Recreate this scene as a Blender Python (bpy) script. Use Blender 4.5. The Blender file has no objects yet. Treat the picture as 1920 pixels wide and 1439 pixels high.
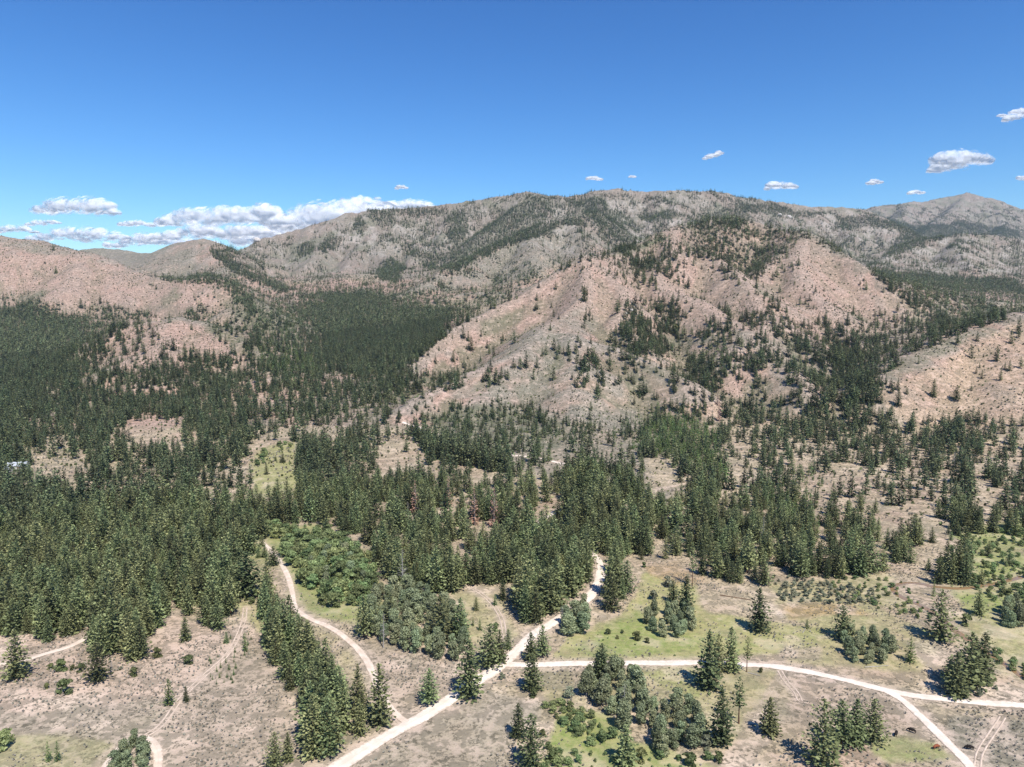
import bpy, math, random
import numpy as np
from mathutils import Vector

# ------------------------------------------------------------------ camera, sky, sun, exposure
F, CU, CV = 1331.0, 960.0, 719.5          # focal length and centre in pixels of the 1920x1439 frame
CAMH = 125.0
PITCH = math.atan((CV - 595.0) / F)
SC = bpy.context.scene
cam_d = bpy.data.cameras.new('camera')
cam = bpy.data.objects.new('camera', cam_d)
SC.collection.objects.link(cam)
cam.location = (0, 0, CAMH)
cam.rotation_euler = (math.pi / 2 - PITCH, 0, 0)
cam_d.sensor_fit = 'HORIZONTAL'
cam_d.angle = 2 * math.atan(960 / F)
cam_d.clip_start = 1.0
cam_d.clip_end = 120000
SC.camera = cam

SUN_EL, SUN_AZ = math.radians(56), math.radians(152)     # azimuth clockwise from the view direction
w = bpy.data.worlds.new('World')
SC.world = w
w.use_nodes = True
wt = w.node_tree
bg = wt.nodes['Background']
sky = wt.nodes.new('ShaderNodeTexSky')
sky.sky_type = 'NISHITA'
sky.sun_disc = False
sky.sun_elevation = SUN_EL
sky.sun_rotation = SUN_AZ
sky.altitude = 1500
sky.air_density = 1.5
sky.dust_density = 0.0
sky.ozone_density = 6.0
hsv = wt.nodes.new('ShaderNodeHueSaturation'); hsv.inputs['Saturation'].default_value = 1.2
gam = wt.nodes.new('ShaderNodeGamma'); gam.inputs['Gamma'].default_value = 1.42
wt.links.new(sky.outputs[0], hsv.inputs['Color']); wt.links.new(hsv.outputs[0], gam.inputs[0]); wt.links.new(gam.outputs[0], bg.inputs[0])
bg.inputs[1].default_value = 0.052
HAZE = 2.4e-5
sl = bpy.data.lights.new('sun', 'SUN')
sl.energy = 4.8
sl.angle = math.radians(0.53)
sl.color = (1.0, 0.955, 0.89)
sun = bpy.data.objects.new('sun', sl)
SC.collection.objects.link(sun)
sd = Vector((math.sin(SUN_AZ) * math.cos(SUN_EL), math.cos(SUN_AZ) * math.cos(SUN_EL), math.sin(SUN_EL)))
sun.rotation_euler = sd.to_track_quat('Z', 'Y').to_euler()
sun.location = sd * 500
SC.view_settings.view_transform = 'Standard'
SC.view_settings.look = 'None'
SC.view_settings.gamma = 1
SC.view_settings.exposure = 0.5
SC.cycles.max_bounces = 5
SC.cycles.diffuse_bounces = 3
SC.cycles.transparent_max_bounces = 16
SC.cycles.volume_bounces = 0
try:
    SC.cycles.use_denoising = True
    SC.cycles.denoiser = 'OPENIMAGEDENOISE'
    SC.cycles.denoising_prefilter = 'ACCURATE'
except Exception:
    pass

rng = np.random.default_rng(7)
random.seed(7)

# ------------------------------------------------------------------ projection helpers
cp, sp = math.cos(PITCH), math.sin(PITCH)
def project(x, y, z):
    dz = z - CAMH
    d = y * cp - dz * sp
    up = y * sp + dz * cp
    dd = np.where(d > 1, d, 1)
    return CU + F * x / dd, CV - F * up / dd, d
def raydir(u, v):
    a = (np.asarray(u, float) - CU) / F
    b = -(np.asarray(v, float) - CV) / F
    return a, cp + b * sp, -sp + b * cp
def at_depth(u, v, Y):
    dx, dy, dz = raydir(u, v)
    return dx / dy * Y, np.asarray(Y, float) + 0 * dx, CAMH + dz / dy * Y

# ------------------------------------------------------------------ noise
def _h(ix, iy, s):
    n = (ix * 374761393 + iy * 668265263 + s * 974634777) & 0xFFFFFFFF
    n = ((n ^ (n >> 13)) * 1274126177) & 0xFFFFFFFF
    n = (n ^ (n >> 16)) & 0xFFFFFF
    return n / float(0xFFFFFF)
def vnoise(x, y, s=0):
    x0, y0 = np.floor(x), np.floor(y)
    fx, fy = x - x0, y - y0
    ix, iy = x0.astype(np.int64), y0.astype(np.int64)
    fx = fx * fx * fx * (fx * (fx * 6 - 15) + 10)
    fy = fy * fy * fy * (fy * (fy * 6 - 15) + 10)
    a, b = _h(ix, iy, s), _h(ix + 1, iy, s)
    c, d = _h(ix, iy + 1, s), _h(ix + 1, iy + 1, s)
    return (a + (b - a) * fx) * (1 - fy) + (c + (d - c) * fx) * fy
def fbm(x, y, wl, octs=4, s=0, gain=0.5):
    """-1..1, wl = wavelength in metres"""
    t, amp, tot = 0, 1.0, 0.0
    ca, sa = 0.8, 0.6
    for k in range(octs):
        xr, yr = (x * ca - y * sa) / wl, (x * sa + y * ca) / wl
        t = t + amp * (vnoise(xr + 13.7 * k, yr - 7.1 * k, s + k) * 2 - 1)
        tot += amp
        amp *= gain; wl *= 0.5
        ca, sa = ca * 0.8 - sa * 0.6, sa * 0.8 + ca * 0.6
    return t / tot
def ridged(x, y, wl, octs=3, s=0):
    t, amp, tot = 0, 1.0, 0.0
    for k in range(octs):
        n = 1 - np.abs(vnoise(x / wl + 3.3 * k, y / wl + 9.1 * k, s + k) * 2 - 1)
        t = t + amp * n * n
        tot += amp; amp *= 0.5; wl *= 0.5
    return t / tot
def sstep(a, b, x):
    t = np.clip((x - a) / (b - a), 0, 1)
    return t * t * (3 - 2 * t)

# ------------------------------------------------------------------ terrain: valley floor points and ridge crests (pixel u, v, distance)
FLOOR = [(-200, 1000, 420), (100, 1000, 430), (-200, 850, 650), (100, 850, 650), (100, 750, 960), (0, 700, 1230), (100, 650, 1540), (60, 605, 1850), (250, 680, 1250),
         (-300, 620, 1900),
         (560, 720, 1030), (560, 800, 770), (450, 660, 1500), (640, 650, 1480), (700, 600, 1800), (700, 550, 2300), (650, 518, 2700), (880, 560, 2000), (940, 535, 2400),
         (800, 830, 690), (1000, 840, 660), (1200, 860, 620), (1400, 790, 830), (1500, 850, 650), (1700, 850, 650), (1920, 850, 650), (2200, 850, 650),
         (1460, 740, 960), (1545, 690, 1080), (1560, 640, 1250), (1600, 602, 1500), (1430, 560, 1650), (1760, 610, 1250), (2100, 620, 1400),
         (1850, 548, 2400), (1960, 560, 2500), (1780, 500, 3000), (1200, 490, 2500), (1400, 480, 2700)]
RIDGES = [
 # name, slope, roundness, points
 ('A', .52, 40, [(440,478,3300),(500,448,3500),(560,433,3600),(600,420,3650),(650,404,3700),(700,395,3750),(760,391,3800),(830,387,3850),(900,377,3900),(960,365,3900),(990,360,3900),(1020,366,3900),(1060,369,3900),(1110,360,3950),(1160,357,4000),(1230,361,4000),(1290,358,4050),(1350,363,4100),(1400,373,4200),(1440,380,4300),(1500,385,4400),(1560,389,4500),(1610,394,4600),(1650,420,4400),(1700,455,4200)]),
 ('A_s1', .6, 30, [(650,404,3700),(620,440,3500),(600,470,3200),(575,500,2950),(560,520,2800)]),
 ('A_s2', .6, 25, [(740,398,3780),(700,440,3500),(715,470,3250),(740,500,3000),(800,520,2700)]),
 ('A_s2b', .6, 25, [(700,440,3500),(660,480,3150),(650,505,2900)]),
 ('A_s3', .6, 25, [(850,392,3850),(860,430,3550),(840,460,3300),(850,485,3100)]),
 ('A_s4', .6, 25, [(990,360,3900),(960,395,3650),(930,420,3450),(900,440,3300)]),
 ('A_s5', .6, 25, [(1110,362,3950),(1130,385,3700),(1150,410,3500),(1180,430,3300)]),
 ('A_s6', .6, 25, [(1290,360,4050),(1270,385,3800),(1240,405,3550)]),
 ('A_s7', .6, 25, [(1480,386,4400),(1450,410,4000),(1440,430,3700)]),
 ('A_s8', .6, 25, [(1600,396,4600),(1570,425,4200),(1600,450,3800),(1580,470,3500)]),
 ('D', .5, 30, [(1110,400,3300),(1060,410,3150),(1020,420,3000),(985,435,2850),(950,450,2750),(910,470,2650),(870,490,2500),(840,505,2400),(800,530,2250),(750,555,2150)]),
 ('D2', .5, 25, [(1060,412,3150),(1090,440,2900),(1100,470,2700)]),
 ('D3', .5, 25, [(985,436,2850),(1000,470,2550),(1000,510,2300)]),
 ('D4', .45, 20, [(940,548,1980),(900,548,1990),(870,550,2000),(830,560,1960)]),
 ('M', .45, 80, [(1590,400,7600),(1640,388,7600),(1700,381,7700),(1740,378,7800),(1780,369,7900),(1812,363,8000),(1850,374,8000),(1880,380,8000),(1920,383,8000),(1990,390,8000),(2200,400,8000)]),
 ('M1', .45, 50, [(1812,364,8000),(1780,400,7000),(1740,430,6300),(1700,450,5800)]),
 ('M2', .45, 50, [(1900,382,8000),(1890,420,7000),(1870,440,6200)]),
 ('M3', .45, 50, [(1700,382,7700),(1690,405,7000),(1650,430,6300)]),
 ('N', .42, 40, [(1560,500,3000),(1640,478,3300),(1680,464,3400),(1740,448,3550),(1800,440,3650),(1840,438,3700),(1890,446,3700),(1940,458,3700),(2100,470,3700)]),
 ('N1', .45, 25, [(1800,440,3650),(1790,470,3200),(1820,500,2900)]),
 ('N2', .45, 25, [(1700,460,3450),(1650,490,3000),(1640,505,2850)]),
 ('L1', .42, 60, [(-400,420,2500),(-150,432,2500),(0,443,2450),(60,450,2450),(110,463,2400),(160,476,2350),(200,488,2300),(250,508,2250),(300,522,2200),(340,529,2150),(390,521,2100),(425,533,2050),(460,560,1950),(480,585,1850)]),
 ('L1a', .45, 40, [(160,476,2350),(150,500,2200),(130,540,2050)]),
 ('L1b', .45, 40, [(200,490,2300),(230,530,2150),(250,560,2000)]),
 ('L1c', .45, 30, [(0,443,2450),(20,500,2250),(30,560,2050)]),
 ('L1d', .45, 25, [(250,508,2250),(310,550,2080),(330,575,1950)]),
 ('L2', .38, 60, [(150,473,3300),(185,466,3400),(215,467,3400),(245,475,3300),(270,477,3200),(295,477,3100),(320,467,3050),(350,456,3000),(380,451,2950),(400,457,2900),(420,475,2750),(445,500,2600),(480,520,2500),(510,540,2400)]),
 ('L2a', .4, 40, [(340,460,3000),(330,490,2800),(310,505,2650)]),
 ('L5', .42, 30, [(140,665,1250),(200,630,1260),(240,612,1270),(290,602,1280),(330,599,1280),(370,603,1260),(420,617,1230),(460,640,1180),(500,668,1120),(530,700,1050),(548,745,960)]),
 ('L5b', .4, 30, [(330,600,1280),(310,650,1120),(300,700,1000)]),
 ('L6', .42, 30, [(470,560,1800),(520,590,1700),(545,620,1600),(560,650,1450)]),
 # central hill and its spurs
 ('E', .58, 14, [(1100,484,1400),(1070,494,1390),(1040,512,1370),(1010,530,1350),(975,556,1320),(930,575,1290),(890,596,1250),(860,610,1220),(820,640,1150),(790,665,1100),(750,700,1020),(715,735,950)]),
 ('E2', .58, 14, [(1100,484,1400),(1098,520,1300),(1092,560,1210),(1060,590,1140),(1030,608,1100),(1005,628,1050),(980,660,990),(960,690,940),(930,720,890),(900,745,850)]),
 ('E3', .5, 25, [(1060,592,1140),(1080,630,1040),(1090,680,950),(1080,730,870),(1090,780,800)]),
 ('E4', .55, 14, [(1094,484,1400),(1120,500,1360),(1150,530,1300),(1175,560,1230),(1160,600,1130),(1200,650,1020)]),
 ('E5', .55, 14, [(1080,640,1030),(1150,650,1010),(1220,680,950),(1290,715,880)]),
 ('E6', .5, 20, [(980,660,990),(930,680,960),(860,710,900),(800,740,860),(760,765,820)]),
 ('EF', .5, 20, [(1100,484,1400),(1130,478,1500),(1170,468,1600),(1210,452,1720),(1240,436,1800),(1270,424,1850)]),
 ('F', .55, 16, [(1240,436,1850),(1290,422,1900),(1330,414,1920),(1370,410,1930),(1410,414,1920),(1440,424,1880),(1470,434,1820),(1500,436,1780)]),
 ('F1', .5, 16, [(1270,424,1880),(1250,450,1720),(1255,480,1560)]),
 ('F2', .5, 16, [(1240,490,1520),(1270,475,1540),(1310,470,1550),(1345,484,1500),(1375,510,1420),(1400,540,1330),(1425,575,1240),(1460,600,1180),(1500,625,1120),(1530,650,1060)]),
 ('F3', .5, 16, [(1240,490,1520),(1230,520,1420),(1235,550,1320),(1260,545,1310),(1310,560,1250),(1370,600,1140),(1400,625,1080)]),
 ('G', .58, 14, [(1470,440,1800),(1500,436,1770),(1515,440,1740),(1540,462,1680),(1570,478,1640),(1600,492,1600),(1640,512,1560),(1670,524,1540),(1710,534,1600),(1760,546,1700),(1820,560,1750),(1900,570,1800),(2000,570,1800)]),
 ('G1', .5, 20, [(1510,438,1750),(1490,480,1600),(1500,530,1450),(1540,570,1340)]),
 ('G2', .5, 20, [(1500,440,1770),(1460,480,1640),(1420,510,1540)]),
 ('H', .42, 40, [(1630,745,830),(1660,705,860),(1710,668,900),(1760,640,940),(1810,618,980),(1860,602,1010),(1920,588,1040),(2050,570,1080),(2300,560,1100)]),
 ('H2', .36, 40, [(1920,588,1040),(1900,660,900),(1880,720,820)]),
 ('J', .45, 16, [(1335,700,960),(1370,680,970),(1410,670,970),(1450,678,950),(1490,700,900),(1520,735,850)]),
 ('K', .45, 16, [(1440,600,1150),(1400,640,1060),(1360,665,1000)]),
]
fx, fy, fz = at_depth(*[np.array(c, float) for c in zip(*FLOOR)])
# the near valley floor is almost level
nx, ny = np.meshgrid(np.linspace(-700, 700, 8), np.array([-600., -200., 60., 250., 420., 560.]))
kx = np.concatenate([fx, nx.ravel()]); ky = np.concatenate([fy, ny.ravel()]); kz = np.concatenate([fz, 0 * nx.ravel()])
def mq(r2): return np.sqrt(r2 + 160.0 ** 2)
A = mq((kx[:, None] - kx) ** 2 + (ky[:, None] - ky) ** 2)
n = len(kx)
P = np.stack([np.ones(n), kx, ky], 1)
M = np.zeros((n + 3, n + 3)); M[:n, :n] = A - np.eye(n) * 15; M[:n, n:] = P; M[n:, :n] = P.T
kw = np.linalg.solve(M, np.concatenate([kz, [0, 0, 0]]))
def base_h(x, y):
    z = kw[n] + kw[n + 1] * x + kw[n + 2] * y
    for i in range(n):
        z = z + kw[i] * mq((x - kx[i]) ** 2 + (y - ky[i]) ** 2)
    return z
def hash_(nm): return sum(ord(c) * (k + 3) for k, c in enumerate(nm)) % 97
def terrain(x, y):
    yy = np.clip(y, -300, 3200); xx = np.clip(x, -2600, 2600)
    z = np.clip(base_h(xx, yy), -6, 420)
    r = np.hypot(x, y)
    z = z * sstep(150, 500, r) + fbm(x, y, 90, 3, 5) * 1.6 * sstep(60, 260, r)
    n1 = fbm(x, y, 260, 4, 11)
    n2 = fbm(x, y, 90, 3, 21)
    best = np.full(x.shape, -1e9)
    for name, s, rd, pts in RIDGES:
        u, v, Y = [np.array(c, float) for c in zip(*pts)]
        px, py, pz = at_depth(u, v, Y)
        cand = np.full(x.shape, -1e9)
        sc = s * (1 + 0.34 * n1 + 0.16 * n2)
        ar = np.concatenate([[0], np.cumsum(np.hypot(np.diff(px), np.diff(py)))]); Ym = np.mean(py); gl = 60 + Ym * .035; ga = 12 + Ym * .016
        lim = max(pz) / (s * 0.6)
        bb = (x > px.min() - lim) & (x < px.max() + lim) & (y > py.min() - lim) & (y < py.max() + lim)
        xb, yb, scb, cb = x[bb], y[bb], sc[bb], cand[bb]
        for i in range(len(px) - 1):
            ax, ay, bx, by = px[i], py[i], px[i + 1], py[i + 1]
            L2 = (bx - ax) ** 2 + (by - ay) ** 2
            t = np.clip(((xb - ax) * (bx - ax) + (yb - ay) * (by - ay)) / L2, 0, 1)
            d = np.hypot(xb - ax - t * (bx - ax), yb - ay - t * (by - ay))
            al = (ar[i] + t * (ar[i + 1] - ar[i])) + 37 * len(name) + 999 * (i0_ := hash_(name))
            sdv = ((xb - ax) * (by - ay) - (yb - ay) * (bx - ax)) / math.sqrt(L2)
            gy_ = 1 - np.abs(vnoise(al / gl, sdv / (gl * 4), 3) * 2 - 1) ** .8
            gy2 = 1 - np.abs(vnoise(al / gl * 2.3, sdv / (gl * 2.2), 4) * 2 - 1)
            fade = np.clip((d - rd * .4) / (gl * 1.3), 0, 1)
            cb = np.maximum(cb, pz[i] + (pz[i + 1] - pz[i]) * t - scb * (np.sqrt(d * d + rd * rd) - rd) - ga * fade * (gy_ * 1.0 + gy2 * .35))
        cand[bb] = cb
        k = 10.0
        hm = np.clip(0.5 + 0.5 * (cand - best) / k, 0, 1)
        best = np.where(best < -1e8, cand, best * (1 - hm) + cand * hm + k * hm * (1 - hm) * (best > -1e8))
    k = 14.0
    up = sstep(0, 60, best - z)
    hm = np.clip(0.5 + 0.5 * (best - z) / k, 0, 1)
    z = z * (1 - hm) + best * hm + k * hm * (1 - hm)
    far = sstep(1500, 4500, y)
    z = z + up * (fbm(x, y, 60, 3, 31) * (1.5 + 5 * far) + (ridged(x, y, 170, 3, 41) - 0.4) * (4.0 + 14 * far) + (ridged(x, y, 52, 2, 43) - 0.4) * (3.2 + 5 * far))
    z = z + fbm(x, y, 14, 2, 51) * 0.35 * sstep(40, 200, r)
    # low ground far away sinks to the level of the plain
    return z

# polar grid: fine inside the view, coarse behind
az = np.concatenate([np.linspace(-180, -50, 66)[:-1], np.linspace(-50, 50, 1001), np.linspace(50, 180, 66)[1:]])
az = np.radians(az)
rr = np.concatenate([[0.5, 12, 30, 50], np.geomspace(65, 9500, 860), np.array([11000., 14000.])])
lr = np.log(rr)
GA, GR = np.meshgrid(az, rr)
GX, GY = GR * np.sin(GA), GR * np.cos(GA)
GZ = terrain(GX, GY)
GZ = np.where(GR > 9600, GZ * 0.6, GZ)
GZ[:, -1] = GZ[:, 0]
gx_r = np.gradient(GZ, axis=0)
def interp(Z, x, y):
    r = np.maximum(np.hypot(x, y), 0.6); a = np.arctan2(x, y)
    i = np.clip(np.interp(np.log(r), lr, np.arange(len(lr))), 0, len(lr) - 1.001)
    j = np.clip(np.interp(a, az, np.arange(len(az))), 0, len(az) - 1.001)
    i0, j0 = i.astype(int), j.astype(int); fi, fj = i - i0, j - j0
    return (Z[i0, j0] * (1 - fi) * (1 - fj) + Z[i0 + 1, j0] * fi * (1 - fj) + Z[i0, j0 + 1] * (1 - fi) * fj + Z[i0 + 1, j0 + 1] * fi * fj)
def H(x, y): return interp(GZ, np.asarray(x, float), np.asarray(y, float))
def grad(x, y, e=4.0):
    return (H(x + e, y) - H(x - e, y)) / (2 * e), (H(x, y + e) - H(x, y - e)) / (2 * e)
def cast(u, v, smin=90.0, smax=9000.0):
    """where the ray through pixel (u, v) meets the ground; nan when it does not"""
    u, v = np.atleast_1d(np.asarray(u, float)), np.atleast_1d(np.asarray(v, float))
    dx, dy, dz = raydir(u, v)
    t = np.full(u.shape, smin); done = np.zeros(u.shape, bool); lo = t.copy()
    while True:
        tn = t * 1.006
        hit = ~done & (CAMH + dz * tn < H(dx * tn, dy * tn))
        lo = np.where(hit, t, lo); done |= hit
        t = np.where(done, t, tn)
        if done.all() or tn.max() > smax and (tn[~done].min() > smax): break
    hi = lo * 1.006
    for _ in range(14):
        m = (lo + hi) / 2
        b = CAMH + dz * m < H(dx * m, dy * m)
        hi = np.where(b, m, hi); lo = np.where(b, lo, m)
    x, y = dx * hi, dy * hi
    x[~done] = np.nan; y[~done] = np.nan
    return x, y, H(np.nan_to_num(x, nan=1.0), np.nan_to_num(y, nan=1.0))
# visibility horizon per azimuth column (cumulative max elevation tangent)
TAN = (GZ - CAMH) / GR
VIS = np.maximum.accumulate(TAN, axis=0)
def hidden_by(x, y, z):
    """metres by which the point is below the line of sight"""
    r = np.hypot(x, y)
    v = interp(np.vstack([np.full((1, len(az)), -9.), VIS[:-1]]), x, y)
    return v * r - (z - CAMH)

def inpoly(u, v, poly):
    u = np.asarray(u); v = np.asarray(v); c = np.zeros(u.shape, bool)
    m = len(poly); j = m - 1
    for i in range(m):
        xi, yi = poly[i]; xj, yj = poly[j]
        if yi != yj:
            c ^= ((yi > v) != (yj > v)) & (u < (xj - xi) * (v - yi) / (yj - yi) + xi)
        j = i
    return c

# ------------------------------------------------------------------ roads in pixels -> ground polylines
def ground_line(pts, step=1.5):
    u, v = zip(*pts)
    x, y, z = cast(u, v)
    ok = ~np.isnan(x); x, y = x[ok], y[ok]
    # Catmull-Rom
    X = np.concatenate([[2 * x[0] - x[1]], x, [2 * x[-1] - x[-2]]]); Yy = np.concatenate([[2 * y[0] - y[1]], y, [2 * y[-1] - y[-2]]])
    out = []
    for i in range(1, len(X) - 2):
        L = math.hypot(X[i + 1] - X[i], Yy[i + 1] - Yy[i]); k = max(2, int(L / step))
        for t in np.arange(k) / k:
            b = [-.5 * t**3 + t**2 - .5 * t, 1.5 * t**3 - 2.5 * t**2 + 1, -1.5 * t**3 + 2 * t**2 + .5 * t, .5 * t**3 - .5 * t**2]
            out.append((sum(b[q] * X[i - 1 + q] for q in range(4)), sum(b[q] * Yy[i - 1 + q] for q in range(4))))
    out.append((X[-2], Yy[-2]))
    return np.array(out)
ROADS = [
 ('dirt_road', 5.2, [(520,1515),(590,1468),(650,1430),(700,1397),(760,1362),(830,1321),(890,1280),(935,1252),(968,1222),(1000,1192),(1040,1166),(1068,1148),(1100,1124),(1122,1095),(1128,1070)]),
 ('dirt_road', 3.6, [(1128,1070),(1118,1046),(1080,1020),(1040,1000),(1010,986),(1045,958),(1090,942),(1128,926),(1148,908),(1128,892),(1095,880),(1060,871),(1020,862),(990,857),(950,852),(900,840),(860,830),(830,818),(800,808),(780,800),(755,792)]),
 ('dirt_road', 3.9, [(950,1246),(985,1247),(1020,1247),(1100,1245),(1200,1244),(1300,1243),(1400,1247),(1470,1253),(1550,1268),(1640,1290),(1700,1303),(1780,1312),(1850,1319),(1960,1328),(2100,1340)]),
 ('dirt_road', 3.0, [(1650,1291),(1690,1312),(1730,1347),(1770,1387),(1810,1427),(1845,1470)]),
 ('dirt_track', 2.5, [(765,1356),(745,1342),(722,1315),(705,1280),(688,1240),(658,1205),(620,1178),(580,1160),(556,1143),(548,1112),(540,1082),(522,1050),(505,1030),(490,1015)]),
 ('dirt_track', 2.6, [(190,1450),(222,1408),(250,1386),(280,1389),(296,1412),(296,1450)]),
 ('dirt_track', 1.5, [(258,1388),(300,1362),(338,1312),(380,1270),(430,1222),(455,1170),(460,1140)]),
 ('dirt_track', 2.6, [(-60,1255),(0,1246),(40,1240),(80,1228),(130,1213),(162,1196),(185,1180)]),
 ('dirt_track', 1.7, [(884,1103),(905,1116),(925,1135),(940,1160),(946,1192),(950,1225)]),
 ('dirt_track', 1.6, [(1290,905),(1262,912),(1230,920),(1205,932)]),
 ('dirt_track', 3.0, [(388,925),(396,945),(404,968),(410,985)]),
 ('dirt_track', 1.2, [(1880,1345),(1860,1375),(1838,1410),(1832,1440)]),
 ('dirt_track', 1.1, [(1462,1258),(1475,1280),(1492,1298),(1500,1315)]),
]
CREEK = [(2000,1330),(1920,1272),(1880,1243),(1840,1215),(1808,1195),(1785,1178),(1765,1160),(1735,1140),(1700,1125),(1680,1113),(1676,1102),(1692,1095),(1720,1094),(1755,1101),(1800,1104),(1850,1098),(1930,1080)]
road_lines = [(nm, wd, ground_line(p)) for nm, wd, p in ROADS]
creek_line = ground_line(CREEK)

def dist_to_line(x, y, line, maxd):
    """distance from points to a polyline, only accurate below maxd"""
    d = np.full(x.shape, 1e9)
    bb = (x > line[:, 0].min() - maxd) & (x < line[:, 0].max() + maxd) & (y > line[:, 1].min() - maxd) & (y < line[:, 1].max() + maxd)
    idx = np.nonzero(bb)[0]
    if not len(idx): return d
    px, py = x[idx], y[idx]
    best = np.full(px.shape, 1e9)
    L = line[::2] if len(line) > 400 else line
    for i in range(len(L) - 1):
        ax, ay = L[i]; bx, by = L[i + 1]
        m = (np.abs(px - ax) < maxd + 6) & (np.abs(py - ay) < maxd + 6)
        if not m.any(): continue
        qx, qy = px[m], py[m]
        l2 = (bx - ax) ** 2 + (by - ay) ** 2 + 1e-9
        t = np.clip(((qx - ax) * (bx - ax) + (qy - ay) * (by - ay)) / l2, 0, 1)
        best[m] = np.minimum(best[m], np.hypot(qx - ax - t * (bx - ax), qy - ay - t * (by - ay)))
    d[idx] = best
    return d

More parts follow.
